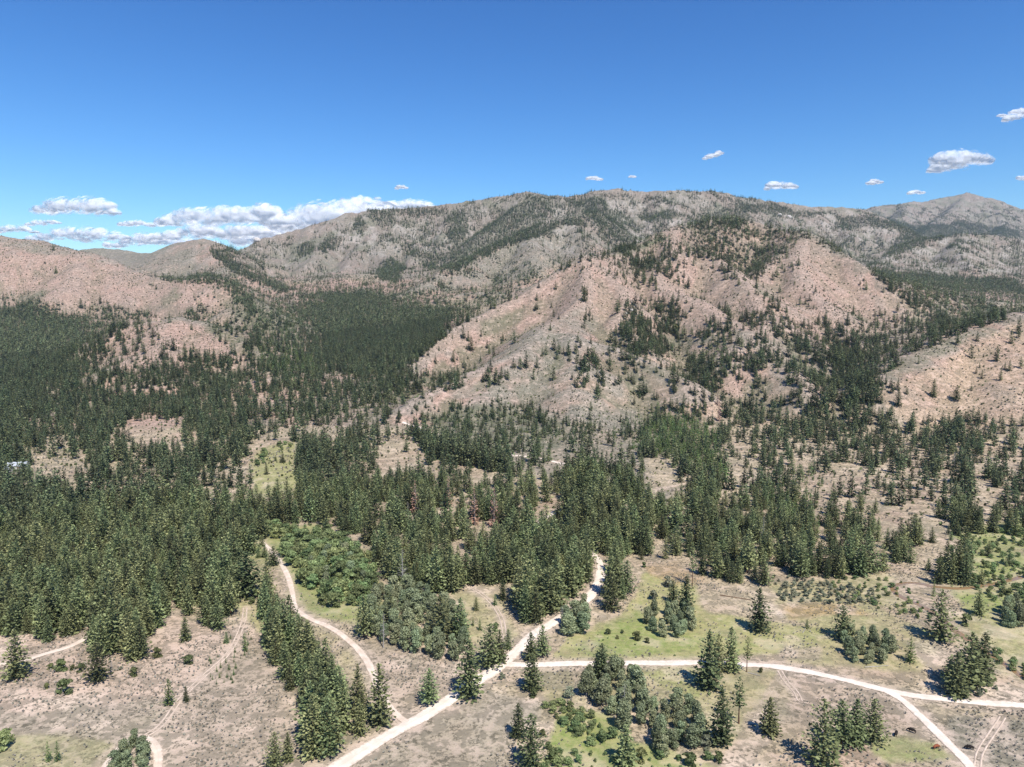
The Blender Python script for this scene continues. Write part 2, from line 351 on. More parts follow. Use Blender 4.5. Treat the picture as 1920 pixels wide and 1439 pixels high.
# ------------------------------------------------------------------ what covers the ground: regions traced in pixels, laid on the terrain
# kind: pink, sage, tan, green, lush, sand, rock, brush ; (kind, ymin, ymax, strength, polygon)
REG = [
 ('tan', 0, 1100, .9, [(-300,800),(2300,800),(2300,1600),(-300,1600)]),
 ('sage', 0, 1200, .9, [(930,745),(1190,770),(1330,900),(1200,960),(1020,900),(800,830),(850,770)]),
 ('sandpink', 0, 420, .8, [(-300,1180),(330,1150),(480,1180),(430,1260),(300,1330),(180,1370),(-300,1370)]),
 ('sand', 0, 420, .45, [(60,1310),(190,1290),(210,1330),(120,1340)]),
 ('sagegrey', 0, 420, .8, [(-300,1340),(150,1330),(330,1290),(500,1200),(530,1320),(590,1500),(-300,1500)]),
 ('pinksage', 0, 420, .8, [(330,1290),(480,1200),(560,1330),(570,1500),(300,1500)]),
 ('green', 0, 420, .45, [(-300,1365),(60,1375),(200,1400),(180,1500),(-300,1500)]),
 ('tan', 0, 420, .8, [(570,1150),(640,1180),(700,1260),(730,1340),(680,1330),(610,1250),(560,1190)]),
 ('green', 0, 420, .3, [(540,1100),(575,1150),(640,1200),(690,1290),(660,1300),(600,1220)]),
 ('pinksage', 0, 420, .9, [(700,1215),(850,1225),(880,1260),(840,1315),(740,1345),(715,1290)]),
 ('sagegrey', 0, 420, .95, [(660,1500),(700,1410),(900,1290),(1000,1330),(960,1390),(980,1500)]),
 ('tan', 0, 500, .7, [(800,1100),(890,1100),(960,1130),(950,1230),(880,1220),(860,1150)]),
 ('green', 0, 500, .4, [(840,1110),(960,1120),(960,1200),(870,1210)]),
 ('green', 0, 600, 1., [(1030,1238),(1060,1195),(1130,1180),(1190,1075),(1290,1090),(1300,1150),(1420,1160),(1560,1190),(1480,1225),(1300,1240)]),
 ('lush', 0, 600, .75, [(1060,1215),(1130,1190),(1180,1130),(1200,1160),(1300,1205),(1240,1225),(1120,1225)]),
 ('orange', 0, 600, .7, [(1200,1060),(1290,1055),(1320,1090),(1250,1095),(1200,1085)]),
 ('tan', 0, 600, .5, [(1320,1080),(1420,1110),(1450,1150),(1370,1170),(1300,1120)]),
 ('green', 0, 600, .6, [(1400,1170),(1700,1200),(1740,1260),(1480,1250)]),
 ('green', 0, 600, .6, [(1440,1140),(1600,1130),(1760,1180),(1760,1220),(1560,1200)]),
 ('pinksage', 0, 600, .8, [(1440,1215),(1530,1215),(1530,1245),(1450,1245)]),
 ('sand', 0, 600, .7, [(1700,1200),(1740,1190),(1800,1210),(1790,1235),(1750,1255),(1710,1235)]),
 ('sand', 0, 600, .8, [(1790,1300),(1850,1270),(1930,1290),(1990,1310),(1900,1315)]),
 ('sand', 0, 600, .9, [(1445,1140),(1475,1140),(1470,1155),(1445,1152)]),
 ('orange', 0, 600, .8, [(1460,1135),(1560,1130),(1620,1150),(1560,1155),(1480,1160)]),
 ('pink', 0, 600, .7, [(1540,1050),(1600,1060),(1590,1100),(1550,1100)]),
 ('green', 0, 600, .55, [(1450,1095),(1560,1080),(1680,1080),(1700,1140),(1560,1130),(1460,1130)]),
 ('lush', 0, 700, .85, [(1790,1000),(1850,985),(2200,990),(2200,1190),(1920,1200),(1800,1150),(1760,1100),(1720,1090),(1830,1070)]),
 ('green', 0, 600, .6, [(1750,1150),(2200,1180),(2200,1290),(1920,1280),(1800,1210)]),
 ('green', 0, 600, .5, [(1120,1250),(1460,1255),(1500,1300),(1460,1390),(1330,1400),(1240,1330),(1150,1300)]),
 ('lush', 0, 600, .45, [(1200,1250),(1320,1255),(1310,1320),(1230,1290)]),
 ('pinksage', 0, 600, .8, [(1470,1262),(1640,1295),(1760,1400),(1640,1430),(1480,1360),(1420,1440),(1340,1440),(1400,1350)]),
 ('sage', 0, 600, .8, [(1780,1345),(2100,1345),(2100,1500),(1830,1500)]),
 ('pink', 0, 600, .6, [(1550,1390),(1640,1400),(1700,1440),(1640,1500),(1480,1500),(1520,1420)]),
 ('lush', 0, 600, .7, [(1650,1385),(1700,1378),(1760,1400),(1800,1425),(1700,1435),(1660,1415)]),
 ('lush', 0, 600, .85, [(1020,1330),(1140,1340),(1200,1400),(1330,1420),(1420,1440),(1480,1500),(1000,1500),(1030,1400)]),
 ('green', 0, 600, .5, [(990,1250),(1090,1250),(1080,1330),(1000,1320)]),
 ('sage', 0, 600, .6, [(980,1240),(1110,1250),(1100,1300),(1000,1290)]),
 ('lush', 0, 700, .8, [(460,1000),(600,980),(700,1040),(720,1160),(640,1170),(560,1140),(520,1060),(440,1060)]),
 ('green', 0, 700, .6, [(420,1040),(480,1030),(500,1180),(460,1180)]),
 ('lush', 350, 1000, .55, [(470,925),(480,850),(515,832),(556,825),(560,915),(520,930)]),
 ('green', 350, 1000, .7, [(470,925),(480,850),(515,832),(556,825),(560,915),(520,930)]),
 ('tan', 350, 1000, .9, [(60,850),(140,850),(140,895),(80,895)]),
 ('tan', 350, 1000, .9, [(1205,860),(1290,840),(1330,900),(1220,930)]),
 ('tan', 350, 1000, .7, [(1340,860),(1420,830),(1450,900),(1350,900)]),
 # hills
 ('brush', 1800, 2400, .55, [(20,590),(150,600),(140,570),(60,560)]),
 ('brush', 1700, 2300, .5, [(135,575),(180,560),(175,545),(140,560)]),
 ('brush', 1600, 2300, .6, [(420,545),(500,560),(560,610),(600,690),(570,720),(520,650),(450,600)]),
 ('pink', 900, 2100, .55, [(860,610),(1100,484),(1250,430),(1420,415),(1500,436),(1640,512),(1720,590),(1640,640),(1500,640),(1400,620),(1200,640),(1100,600),(1000,610),(900,650),(800,660)]),
 ('pink', 1500, 2600, .7, [(0,470),(150,480),(300,525),(400,522),(470,580),(300,600),(0,600)]),
 ('pink', 900, 1500, .6, [(200,620),(330,600),(420,620),(520,690),(400,700),(180,690)]),
 ('warm', 700, 1300, .75, [(1640,740),(1920,600),(2200,600),(2200,800),(1700,800)]),
 ('sage', 2500, 3600, .85, [(130,460),(300,465),(330,480),(400,500),(440,520),(340,525),(240,505),(150,480)]),
 ('sage', 2300, 2600, .6, [(0,440),(150,465),(240,500),(160,490),(0,465)]),
 ('brush', 1700, 2400, .7, [(20,560),(90,540),(85,560),(60,580)]),
 ('brush', 1700, 2400, .7, [(60,505),(85,515),(80,525),(60,515)]),
 ('brush', 1700, 2400, .6, [(300,560),(330,535),(340,560),(310,580)]),
 ('brush', 900, 1800, .8, [(360,600),(430,612),(500,650),(560,720),(540,735),(480,680),(400,630)]),
 ('brush', 1400, 2400, .6, [(400,545),(470,570),(530,600),(560,640),(480,620),(420,580)]),
 ('sage', 2200, 3300, .85, [(750,555),(860,500),(1000,440),(1060,415),(1130,450),(1000,520),(900,540)]),
 ('brush', 1500, 2100, .85, [(1130,478),(1180,465),(1240,440),(1260,440),(1220,465),(1170,480)]),
 ('brush', 900, 1400, .6, [(900,605),(960,585),(1010,560),(1030,570),(960,615),(900,640)]),
 ('sage', 850, 1500, .75, [(1060,590),(1100,570),(1130,610),(1060,650),(1020,700),(1060,760),(950,740),(880,760),(830,740),(960,680),(1010,630)]),
 ('brush', 850, 1300, .55, [(1180,680),(1260,690),(1300,710),(1200,700)]),
 ('brush', 1300, 2000, .7, [(1410,540),(1450,550),(1470,580),(1430,570)]),
 ('brush', 1300, 2000, .55, [(1480,580),(1600,590),(1640,600),(1560,610),(1490,600)]),
 ('brush', 700, 1200, .55, [(1640,700),(1740,650),(1860,605),(1880,625),(1760,670),(1680,715)]),
 ('brush', 900, 1300, .5, [(1430,670),(1500,680),(1560,720),(1480,700)]),
 ('brush', 600, 950, .7, [(800,790),(900,760),(1060,790),(1060,840),(900,850),(820,830)]),
 ('rock', 2600, 5200, .5, [(1140,385),(1260,380),(1330,420),(1200,450),(1130,430)]),
 ('rock', 2600, 5200, .5, [(1440,395),(1600,400),(1700,440),(1600,460),(1480,430)]),
 ('rock', 2600, 5200, .5, [(620,430),(880,400),(900,470),(700,480)]),
 ('rock', 2600, 5200, .5, [(960,380),(1080,400),(1080,480),(960,460)]),
 ('rock', 2600, 4200, .55, [(1640,450),(1920,445),(1920,520),(1640,510)]),
 ('pink', 2000, 3200, .8, [(1740,540),(1840,530),(1900,545),(1920,570),(1800,560)]),
]
COL = {'pink': (.43, .282, .215), 'sage': (.225, .205, .155), 'tan': (.46, .37, .235), 'green': (.34, .33, .125), 'lush': (.20, .27, .06),
       'sand': (.66, .53, .41), 'rock': (.43, .385, .335), 'brush': (.085, .11, .05), 'orange': (.40, .255, .115), 'warm': (.45, .315, .205), 'sandpink': (.54, .40, .305),
       'pinksage': (.43, .335, .245), 'sagegrey': (.37, .31, .225)}
X1, Y1, Z1 = GX.ravel(), GY.ravel(), GZ.ravel()
U1, V1, D1 = project(X1, Y1, Z1)
infront = Y1 > 30
U1 = np.where(infront, U1, -9999)
px_per_m = F / np.maximum(D1, 50)
# ragged region edges: the lookup point is shifted by ground noise of a few metres
ju = fbm(X1, Y1, 30, 4, 61) * 9 * px_per_m
jv = fbm(X1, Y1, 30, 4, 71) * 9 * px_per_m * 0.35
colr = np.empty((len(X1), 3)); colr[:] = COL['pink']
hgt = Z1
nA = fbm(X1, Y1, 120, 5, 81); nB = fbm(X1, Y1, 35, 4, 91); nC = fbm(X1, Y1, 9, 3, 101)
def mixc(c, a):
    global colr
    a = np.clip(a, 0, 1)[:, None]
    colr = colr * (1 - a) + np.array(c) * a
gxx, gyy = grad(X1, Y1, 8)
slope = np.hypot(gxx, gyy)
lap = (H(X1 + 25, Y1) + H(X1 - 25, Y1) + H(X1, Y1 + 25) + H(X1, Y1 - 25) - 4 * Z1)
mixc(COL['sage'], sstep(-.05, .35, nA + .35 * nB) * .7)
mixc(COL['tan'], sstep(.1, .5, fbm(X1, Y1, 200, 4, 111)) * .5)
mixc(COL['brush'], sstep(1.5, 9, lap * sstep(0, 2500, Y1 + 1200) + 2.5 * nB) * .62)
mixc((.30, .27, .22), sstep(2, 9, -lap + 2 * nB) * .55)
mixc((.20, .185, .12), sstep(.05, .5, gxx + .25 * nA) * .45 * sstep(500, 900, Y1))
back = sstep(2500, 3100, Y1)
mixc((.225, .19, .155), back * .8)
mixc(COL['sage'], back * sstep(-.1, .3, nA) * .6)
mixc(COL['rock'], back * sstep(.15, .35, nB + .3 * nC + .2 * nA) * .4)
mixc((.12, .14, .08), back * sstep(.1, .4, fbm(X1, Y1, 90, 4, 131)) * .6)
gacc = np.zeros(len(X1))
for kd, y0, y1, st, poly in REG:
    us = [p[0] for p in poly]; vs = [p[1] for p in poly]
    m = (Y1 > y0) & (Y1 < y1)
    acc = np.zeros(len(X1))
    for ou, ov in ((0, 0), (5, 2), (-5, -2), (3, -4), (-3, 4)):
        acc[m] += inpoly(U1[m] + ju[m] + ou, V1[m] + jv[m] + ov, poly) * .2
    if kd == 'rock': acc *= sstep(-.1, .25, nB + .4 * nC)
    else: acc *= np.clip(.85 + .5 * nB + .35 * nC, .25, 1.1)
    mixc(COL[kd], acc * st)
    gacc = np.maximum(gacc * (1 - acc * st), acc * st * (1. if kd == 'lush' else .8)) if kd in ('green', 'lush') else gacc * (1 - np.clip(acc * st, 0, 1))
GRID = """
000000000000 000000000332 575443343443 221000111111
000000000000 000115655654 776674346884 633433344333
000000000000 011223454567 762455435653 656433455454
001000000145 344324356674 222553347667 725856644444
001000000034 332113447732 245246642156 123388755545
000000044454 645634643234 521134241122 211027877657
320111000125 568999765455 210200011133 111014777755
997356677634 479999999741 121115363233 333312467786
999987411345 667999999411 112228773524 555434576651
999974432134 777999996221 113327824535 356875553211
999975454653 789899842223 114513336665 467986322111
999957777776 788787865644 202532257544 357883111111
998878888787 667777531102 001122334534 257783111111
998888868888 568766533434 342213775556 567773111320
988888754888 757657555454 444424998764 677765346663
997886678768 539875435455 321424799954 545676567754
965688888856 049876537646 442424669945 656676666656
553686688886 149877664655 543545527943 563464555657
899866556865 469988887655 643436434766 874255545746
999988754487 889888798777 744444666777 885343345626
999998633388 678877898778 866235666777 886553247777
999999853599 132565578768 997346665667 777766666332
999899998753 111145773379 999545545656 676755642211
999978999844 111116888469 999641103445 552144566211
""".split()
GR_ = np.array([[int(c) for c in ''.join(GRID[i * 4:i * 4 + 4])] for i in range(24)])
GV = np.array([0, .02, .07, .17, .29, .43, .56, .70, .84, .945])
# dark bands of forest on the far slopes, by their place on the mountain
BANDS = [[(695,395),(740,395),(745,415),(730,430),(705,412)],[(755,388),(835,386),(830,400),(760,402)],[(755,455),(775,455),(830,500),(815,508),(765,478)],[(1010,366),(960,385),(930,415),(880,445),(830,500),(850,506),(905,478),(965,450),(1005,425),(1040,398)],
 [(1060,372),(1130,372),(1140,398),(1172,428),(1195,452),(1165,455),(1120,415),(1070,392)],[(955,447),(1000,432),(1060,406),(1105,412),(1100,424),(1060,418),(1000,447),(960,460)],[(1118,425),(1150,428),(1185,460),(1170,472),(1140,455)],
 [(1290,403),(1400,393),(1415,408),(1380,426),(1340,416),(1290,422)],[(1440,378),(1500,392),(1570,398),(1500,404),(1440,396)],[(1560,400),(1640,405),(1700,420),(1760,425),(1700,430),(1620,425),(1580,432)],
 [(1700,430),(1800,414),(1900,428),(1930,446),(1800,436),(1740,456),(1680,472),(1655,478)],[(1590,500),(1700,512),(1900,522),(1930,550),(1760,536),(1650,525)],[(705,500),(735,478),(755,498),(750,524),(715,524)],
 [(395,458),(440,488),(480,512),(520,528),(560,540),(520,548),(460,520),(405,480)],[(350,519),(395,510),(430,520),(470,558),(510,600),(490,602),(440,556),(400,530),(350,529)],[(303,514),(345,520),(345,528),(305,522)],
 [(840,400),(870,395),(880,430),(855,470),(838,450)],[(620,440),(640,455),(610,475),(595,465)],[(1195,400),(1230,392),(1290,400),(1250,412),(1200,412)],[(1380,378),(1440,386),(1420,400),(1385,392)],[(560,455),(590,450),(580,475),(555,480)],[(670,405),(690,420),(680,440),(660,425)]]
def band(u, v, y):
    m = np.zeros(np.shape(u), bool)
    for b_ in BANDS: m |= inpoly(u, v, b_)
    return m
gcol = np.clip((U1 // 40).astype(int), 0, 47); grow = np.clip(((V1 - 3 - 360) // 30).astype(int), 0, 23)
cov = np.where((V1 > 360) & (V1 < 1080) & infront, GV[GR_[grow, gcol]], 0)
cov = np.where(Y1 > 2300, np.where(band(U1 + ju, V1 + jv - 2, Y1), .9, cov * .4), cov)
mixc((.12, .115, .075), cov * sstep(900, 1700, Y1) * sstep(-.35, .1, nB) * .75)
near = sstep(900, 500, Y1)
mixc((.62, .49, .37), near * sstep(.12, .45, nB * .5 + nC * .6) * .6)
mixc((.19, .18, .12), near * sstep(.25, .6, fbm(X1, Y1, 16, 4, 141)) * .35)
# worn verges beside roads, sand beside the creek
vd = np.full(len(X1), 1e9)
nearm = (Y1 < 1300) & infront
for nm, wd, ln in road_lines:
    d = dist_to_line(X1[nearm], Y1[nearm], ln, 12) - wd / 2
    vd[nearm] = np.minimum(vd[nearm], d / (0.6 + wd / 5))
mixc((.56, .44, .335), sstep(3.2, .3, vd + nC * 2.2) * .75)
cdist = np.full(len(X1), 1e9)
cdist[nearm] = dist_to_line(X1[nearm], Y1[nearm], creek_line, 14)
mixc((.50, .39, .28), sstep(7, 3, cdist + nC * 4) * .7)
colr *= (1 + .10 * nC + .08 * nB)[:, None]
colr = np.clip(colr, .02, .8)
green_w = np.clip(gacc, 0, 1)

# ------------------------------------------------------------------ generic helpers
def mesh_obj(name, verts, faces, mat, parent=None, smooth=False, link=True):
    me = bpy.data.meshes.new(name)
    me.from_pydata([tuple(v) for v in verts] if not isinstance(verts, list) else verts, [], faces)
    if mat: me.materials.append(mat)
    if smooth: me.polygons.foreach_set('use_smooth', [True] * len(me.polygons))
    me.update()
    o = bpy.data.objects.new(name, me)
    if link: SC.collection.objects.link(o)
    if parent: o.parent = parent
    return o
def tag(o, label=None, cat=None, group=None, kind=None):
    if label: o['label'] = label
    if cat: o['category'] = cat
    if group: o['group'] = group
    if kind: o['kind'] = kind
    return o
def nodes_mat(name):
    m = bpy.data.materials.new(name); m.use_nodes = True
    nt = m.node_tree
    b = nt.nodes['Principled BSDF']
    b.inputs['Roughness'].default_value = 0.9
    b.inputs['Specular IOR Level'].default_value = 0.15
    return m, nt, b
def N(nt, t, **kw):
    nd = nt.nodes.new(t)
    for k, v in kw.items():
        if hasattr(nd, k): setattr(nd, k, v)
        else: nd.inputs[k].default_value = v
    return nd
def mixn(nt, fac, a, b, mode='MIX'):
    m = nt.nodes.new('ShaderNodeMix'); m.data_type = 'RGBA'; m.blend_type = mode
    for i, v in ((0, fac), (6, a), (7, b)):
        if hasattr(v, 'is_output'): nt.links.new(v, m.inputs[i])
        elif i == 0: m.inputs[0].default_value = v
        else: m.inputs[i].default_value = tuple(v) + (1,)
    return m.outputs[2]
def mr(nt, v, a, b, c=0., d=1.):
    m = nt.nodes.new('ShaderNodeMapRange'); nt.links.new(v, m.inputs[0])
    m.inputs[1].default_value = a; m.inputs[2].default_value = b; m.inputs[3].default_value = c; m.inputs[4].default_value = d
    return m.outputs[0]
def noise(nt, vec, scale, detail=4, rough=.55):
    t = nt.nodes.new('ShaderNodeTexNoise'); nt.links.new(vec, t.inputs['Vector'])
    t.inputs['Scale'].default_value = scale; t.inputs['Detail'].default_value = detail; t.inputs['Roughness'].default_value = rough
    return t.outputs['Fac']

# ------------------------------------------------------------------ ground mesh
nr, na = GZ.shape
ii, jj = np.meshgrid(np.arange(nr - 1), np.arange(na - 2 + 1), indexing='ij')
a0 = (ii * na + jj).ravel(); b0 = a0 + 1; c0 = a0 + na + 1; d0 = a0 + na
faces = np.stack([a0, d0, c0, b0], 1).astype(np.int32)
me = bpy.data.meshes.new('ground')
me.vertices.add(nr * na); me.vertices.foreach_set('co', np.stack([X1, Y1, Z1], 1).astype(np.float32).ravel())
me.loops.add(len(faces) * 4); me.loops.foreach_set('vertex_index', faces.ravel())
me.polygons.add(len(faces)); me.polygons.foreach_set('loop_start', np.arange(len(faces), dtype=np.int32) * 4)
me.polygons.foreach_set('use_smooth', np.ones(len(faces), bool))
me.update(calc_edges=True); me.validate()
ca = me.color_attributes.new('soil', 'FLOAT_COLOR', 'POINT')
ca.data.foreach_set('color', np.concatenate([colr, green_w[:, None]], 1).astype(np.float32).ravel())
mg, nt, bs = nodes_mat('ground_soil')
tc = N(nt, 'ShaderNodeNewGeometry').outputs['Position']
att = N(nt, 'ShaderNodeVertexColor', layer_name='soil')
base = att.outputs['Color']; gm = att.outputs['Alpha']
n_s = noise(nt, tc, .62, 5, .72)       # single sage bushes
n_m = noise(nt, tc, .13, 6, .72)
n_l = noise(nt, tc, .03, 5, .6)
n_f = noise(nt, tc, 3.0, 3, .6)
spk = mr(nt, n_s, .48, .55)
spm = mr(nt, n_m, .40, .52)
mul = nt.nodes.new('ShaderNodeMath'); mul.operation = 'MULTIPLY'; nt.links.new(spk, mul.inputs[0]); nt.links.new(spm, mul.inputs[1])
dark = mixn(nt, .85, base, (.075, .068, .045))
c1 = mixn(nt, mul.outputs[0], base, dark)
pale = mixn(nt, .40, base, (.60, .45, .36))
c2 = mixn(nt, mr(nt, n_m, .49, .41, 0, .85), c1, pale)
darkm = mixn(nt, .45, base, (.15, .15, .10))
n_h = noise(nt, tc, .20, 3, .6)
c3 = mixn(nt, mr(nt, n_h, .52, .57, 0, .85), mixn(nt, mr(nt, n_l, .50, .66, 0, .35), c2, darkm), mixn(nt, .6, base, (.11, .10, .07)))
n_g = noise(nt, tc, .35, 4, .65)
gr = mixn(nt, mr(nt, n_g, .38, .62), mixn(nt, .55, base, (.42, .34, .17)), mixn(nt, .45, base, (.13, .19, .035)))
c4 = mixn(nt, gm, c3, gr)
c5 = mixn(nt, mr(nt, n_f, .3, .7, .0, .3), c4, mixn(nt, .5, base, (.1, .09, .07)))
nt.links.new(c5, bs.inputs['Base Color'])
bmp = N(nt, 'ShaderNodeBump'); bmp.inputs['Strength'].default_value = .55; bmp.inputs['Distance'].default_value = 1.2
nt.links.new(n_m, bmp.inputs['Height'])
bmp2 = N(nt, 'ShaderNodeBump'); bmp2.inputs['Strength'].default_value = .6; bmp2.inputs['Distance'].default_value = .5
nt.links.new(n_s, bmp2.inputs['Height']); nt.links.new(bmp.outputs[0], bmp2.inputs['Normal'])
nt.links.new(bmp2.outputs[0], bs.inputs['Normal'])
me.materials.append(mg)
ground = bpy.data.objects.new('ground', me); SC.collection.objects.link(ground)
tag(ground, kind='structure')

# ------------------------------------------------------------------ roads and creek as draped sheets
mroad, nt, bs = nodes_mat('road_dirt')
tc = N(nt, 'ShaderNodeNewGeometry').outputs['Position']
rc = mixn(nt, mr(nt, noise(nt, tc, .25, 5), .35, .65), (.64, .53, .43), (.79, .69, .58))
rc = mixn(nt, mr(nt, noise(nt, tc, 1.6, 4), .3, .7, 0, .5), rc, (.60, .49, .39))
def edged(nt, rc, soil):
    aa = nt.nodes.new('ShaderNodeAttribute'); aa.attribute_name = 'across'
    ab = nt.nodes.new('ShaderNodeMath'); ab.operation = 'ABSOLUTE'; nt.links.new(aa.outputs['Fac'], ab.inputs[0])
    ad = nt.nodes.new('ShaderNodeMath'); ad.operation = 'ADD'; nt.links.new(ab.outputs[0], ad.inputs[0]); nt.links.new(mr(nt, noise(nt, tc, .9, 4), .3, .7, -.28, .28), ad.inputs[1])
    rc = mixn(nt, mr(nt, ab.outputs[0], .18, .02, 0, .22), rc, soil)
    return mixn(nt, mr(nt, ad.outputs[0], .72, .98, 0, .9), rc, soil)
rc = edged(nt, rc, (.47, .38, .29))
nt.links.new(rc, bs.inputs['Base Color'])
mtrack, nt, bs = nodes_mat('track_dirt')
tc = N(nt, 'ShaderNodeNewGeometry').outputs['Position']
rc = edged(nt, mixn(nt, mr(nt, noise(nt, tc, .3, 5), .35, .65), (.54, .43, .33), (.68, .57, .46)), (.42, .33, .25))
nt.links.new(rc, bs.inputs['Base Color'])
mrut, nt, bs = nodes_mat('rut_dirt')
tc = N(nt, 'ShaderNodeNewGeometry').outputs['Position']
nt.links.new(mixn(nt, mr(nt, noise(nt, tc, .4, 5), .35, .65), (.42, .33, .25), (.58, .46, .36)), bs.inputs['Base Color'])
def drape(name, line, width, mat, lift, seed, rag=.25, crown=0.0):
    d = np.gradient(line, axis=0); L = np.hypot(d[:, 0], d[:, 1]) + 1e-6
    nx_, ny_ = d[:, 1] / L, -d[:, 0] / L
    s = np.cumsum(L)
    wl = width / 2 * (1 + rag * fbm(s, 0 * s + seed, 14, 3, seed)); wr = width / 2 * (1 + rag * fbm(s, 0 * s + seed + 50, 14, 3, seed + 9))
    K = 9; rows = []
    for k in range(K):
        f = -1 + 2 * k / (K - 1)
        off = np.where(f < 0, f * wl, f * wr)
        x = line[:, 0] + nx_ * off; y = line[:, 1] + ny_ * off
        rows.append(np.stack([x, y, H(x, y) + lift * (1 - .6 * abs(f)) + crown * (1 - f * f)], 1))
    V = np.stack(rows, 1).reshape(-1, 3)
    m = len(line); fc = []
    for i in range(m - 1):
        for k in range(K - 1):
            a = i * K + k
            fc.append((a, a + 1, a + K + 1, a + K))
    o = mesh_obj(name, V, fc, mat, smooth=True)
    at = o.data.attributes.new('across', 'FLOAT', 'POINT'); at.data.foreach_set('value', np.tile(np.linspace(-1, 1, K), m).astype(np.float32))
    return tag(o, kind='structure')
for i, (nm, wd, ln) in enumerate(road_lines):
    if wd < 1.9:
        mt = mrut   # two wheel ruts
        d = np.gradient(ln, axis=0); L = np.hypot(d[:, 0], d[:, 1])[:, None] + 1e-6
        nn = np.stack([d[:, 1], -d[:, 0]], 1) / L
        o = drape(nm, ln - nn * .72, .55, mt, .13 + .004 * i, 3 + i)
        o2 = drape('wheel_rut', ln + nn * .72, .55, mt, .13 + .004 * i, 33 + i)
    else:
        drape(nm, ln, wd, mroad if nm == 'dirt_road' else mtrack, .14 + .012 * (13 - i), 3 + i)
mwat, nt, bs = nodes_mat('creek_water')
bs.inputs['Base Color'].default_value = (.26, .165, .085, 1); bs.inputs['Roughness'].default_value = .12; bs.inputs['Specular IOR Level'].default_value = .5
tc = N(nt, 'ShaderNodeNewGeometry').outputs['Position']
bmp = N(nt, 'ShaderNodeBump'); bmp.inputs['Strength'].default_value = .3; bmp.inputs['Distance'].default_value = .1
nt.links.new(noise(nt, tc, 1.5, 3), bmp.inputs['Height']); nt.links.new(bmp.outputs[0], bs.inputs['Normal'])
drape('creek_water', creek_line, 2.7, mwat, .12, 77, .35)
# ------------------------------------------------------------------ foliage materials
def foliage(name, c_dark, c_light, spread=.35, trans=.12):
    m, nt, b = nodes_mat(name)
    geo = N(nt, 'ShaderNodeNewGeometry'); oi = N(nt, 'ShaderNodeObjectInfo')
    isl = geo.outputs['Random Per Island']
    c = mixn(nt, isl, c_dark, c_light)
    hs = nt.nodes.new('ShaderNodeHueSaturation')
    nt.links.new(c, hs.inputs['Color'])
    nt.links.new(mr(nt, oi.outputs['Random'], 0, 1, 1 - spread, 1 + spread), hs.inputs['Value'])
    wn = nt.nodes.new('ShaderNodeTexWhiteNoise'); wn.noise_dimensions = '1D'; nt.links.new(oi.outputs['Random'], wn.inputs['W'])
    nt.links.new(mr(nt, wn.outputs['Value'], 0, 1, .485 if 'dead' in name else .47, .515 if 'dead' in name else .53), hs.inputs['Hue'])
    nt.links.new(hs.outputs[0], b.inputs['Base Color'])
    b.inputs['Roughness'].default_value = .75
    b.inputs['Specular IOR Level'].default_value = .25
    tr = nt.nodes.new('ShaderNodeBsdfTranslucent'); nt.links.new(hs.outputs[0], tr.inputs['Color'])
    mx = nt.nodes.new('ShaderNodeMixShader'); mx.inputs[0].default_value = trans
    nt.links.new(b.outputs[0], mx.inputs[1]); nt.links.new(tr.outputs[0], mx.inputs[2])
    nt.links.new(mx.outputs[0], nt.nodes['Material Output'].inputs['Surface'])
    return m
def plain(name, c, sc=4.0, amp=.3):
    m, nt, b = nodes_mat(name)
    tc = N(nt, 'ShaderNodeTexCoord').outputs['Object']
    nt.links.new(mixn(nt, mr(nt, noise(nt, tc, sc, 4), .3, .7), tuple(k * (1 - amp) for k in c), tuple(k * (1 + amp) for k in c)), b.inputs['Base Color'])
    return m
M_pine = foliage('pine_needles', (.052, .068, .026), (.25, .275, .12), .48)
M_slope = foliage('slope_pine_needles', (.040, .055, .026), (.190, .215, .100), .45)
M_young = foliage('young_pine_needles', (.060, .095, .026), (.22, .28, .10), .25)
M_dead = foliage('dead_needles', (.27, .155, .095), (.50, .33, .235), .15)
M_cotton = foliage('cottonwood_leaves', (.12, .145, .07), (.34, .375, .21), .3, .25)
M_willow = foliage('willow_leaves', (.11, .15, .055), (.28, .335, .14), .35, .25)
M_greyw = foliage('grey_willow_leaves', (.12, .125, .07), (.27, .28, .18), .25, .1)
M_sage = foliage('sage_leaves', (.17, .155, .115), (.33, .30, .24), .3, .05)
M_brush = foliage('brush_leaves', (.05, .065, .022), (.17, .19, .075), .3, .1)
M_bark = plain('pine_bark', (.13, .075, .05))
M_gbark = plain('grey_bark', (.33, .30, .27))

